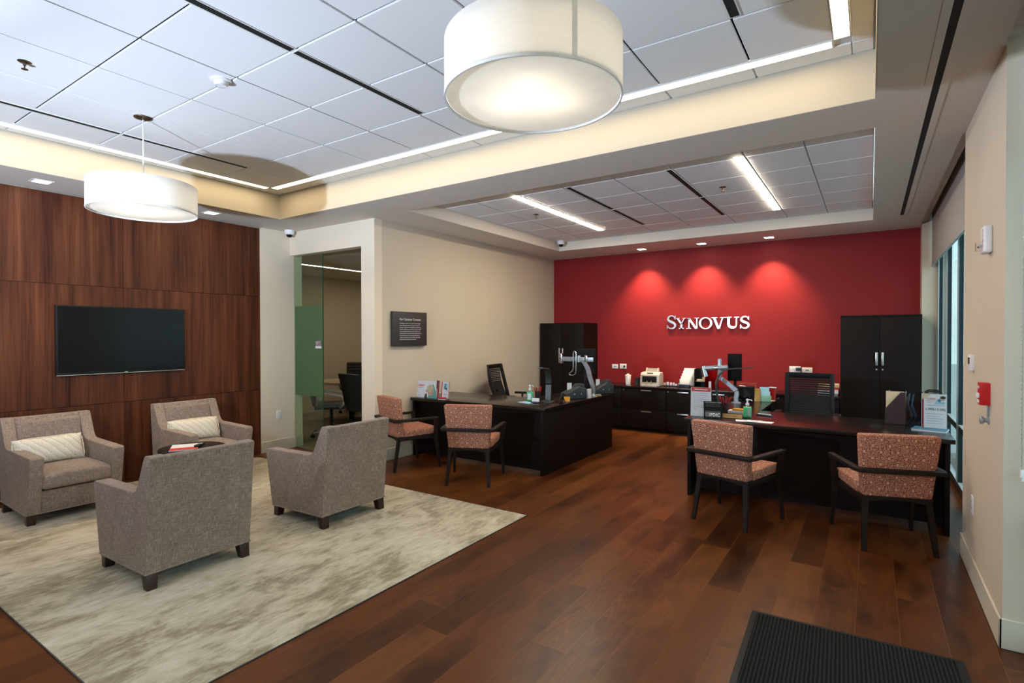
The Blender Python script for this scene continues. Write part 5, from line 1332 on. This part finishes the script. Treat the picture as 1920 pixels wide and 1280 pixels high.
m = MB(); m.box(-.085, .085, -.14, .10, .0, .006); m.box(-.085, .085, -.14, .10, .10, .106); m.box(-.088, -.082, -.14, .10, 0, .30); m.box(-.085, .085, .095, .10, 0, .30); m.box(.082, .088, -.14, .10, 0, .14); m.build('tray', M['black'], t)
m = MB(); m.box(-.06, .02, -.10, -.02, .106, .135); m.box(.025, .06, -.09, -.02, .106, .19); m.build('paper_slips', M['manila'], t)
t = thing('magazine_file', 'translucent red magazine file on the credenza, behind the curved lamp', 'magazine file', (-2.015, 8.58, ZK), R(-2))
m = MB(); m.prism([(-.11, 0), (.11, 0), (.11, .29), (.03, .29), (-.11, .16)], 'x', -.075, -.072); m.prism([(-.11, 0), (.11, 0), (.11, .29), (.03, .29), (-.11, .16)], 'x', .072, .075); m.box(-.075, .075, .107, .11, 0, .29); m.box(-.075, .075, -.113, -.11, 0, .16); m.box(-.075, .075, -.11, .11, 0, .004); m.build('file', M['redclear'], t)
MB().box(-.018, .018, -.1155, -.113, .01, .125).build('white_label', M['paper'], t)
t = thing('wire_basket', 'small rusty wire basket on the credenza under the black monitor', 'basket', (-1.565, 8.66, ZK))
m = MB()
for z in (.003, .05, .105): m.tube([(-.16, -.06, z), (.16, -.06, z), (.16, .06, z), (-.16, .06, z)], .0022, 6, closed=True)
for k in range(13):
    x = -.16+.32*k/12
    for y in (-.06, .06): m.cyl((x, y, .003), (x, y, .105), .0016, seg=6)
    m.cyl((x, -.06, .003), (x, .06, .003), .0016, seg=6)
for y in (-.03, 0, .03):
    for x in (-.16, .16): m.cyl((x, y, .003), (x, y, .105), .0016, seg=6)
m.build('basket', plain('rust_wire', (.28,.07,.05), .5), t)
for k, (c, h, z) in enumerate((('greytext', .030, 0), ('paper', .055, .030), ('redpaper', .03, .085), ('manila', .035, .115))):
    t = thing('book', ['bottom grey', 'thick white', 'thin red', 'top cream'][k]+' binder stacked on the credenza next to the tall cabinet', 'binder', (-.47, 8.62, ZK+z), R(2*k-3), 'stacked binders')
    MB().box(-.12, .12, -.14, .14, .002, h-.002).build('pages', M['paper'], t); m = MB(); m.box(-.123, .123, -.143, .143, 0, .002); m.box(-.123, .123, -.143, .143, h-.002, h); m.box(-.123, .123, -.143, -.1405, 0, h); m.build('cover', M[c], t)
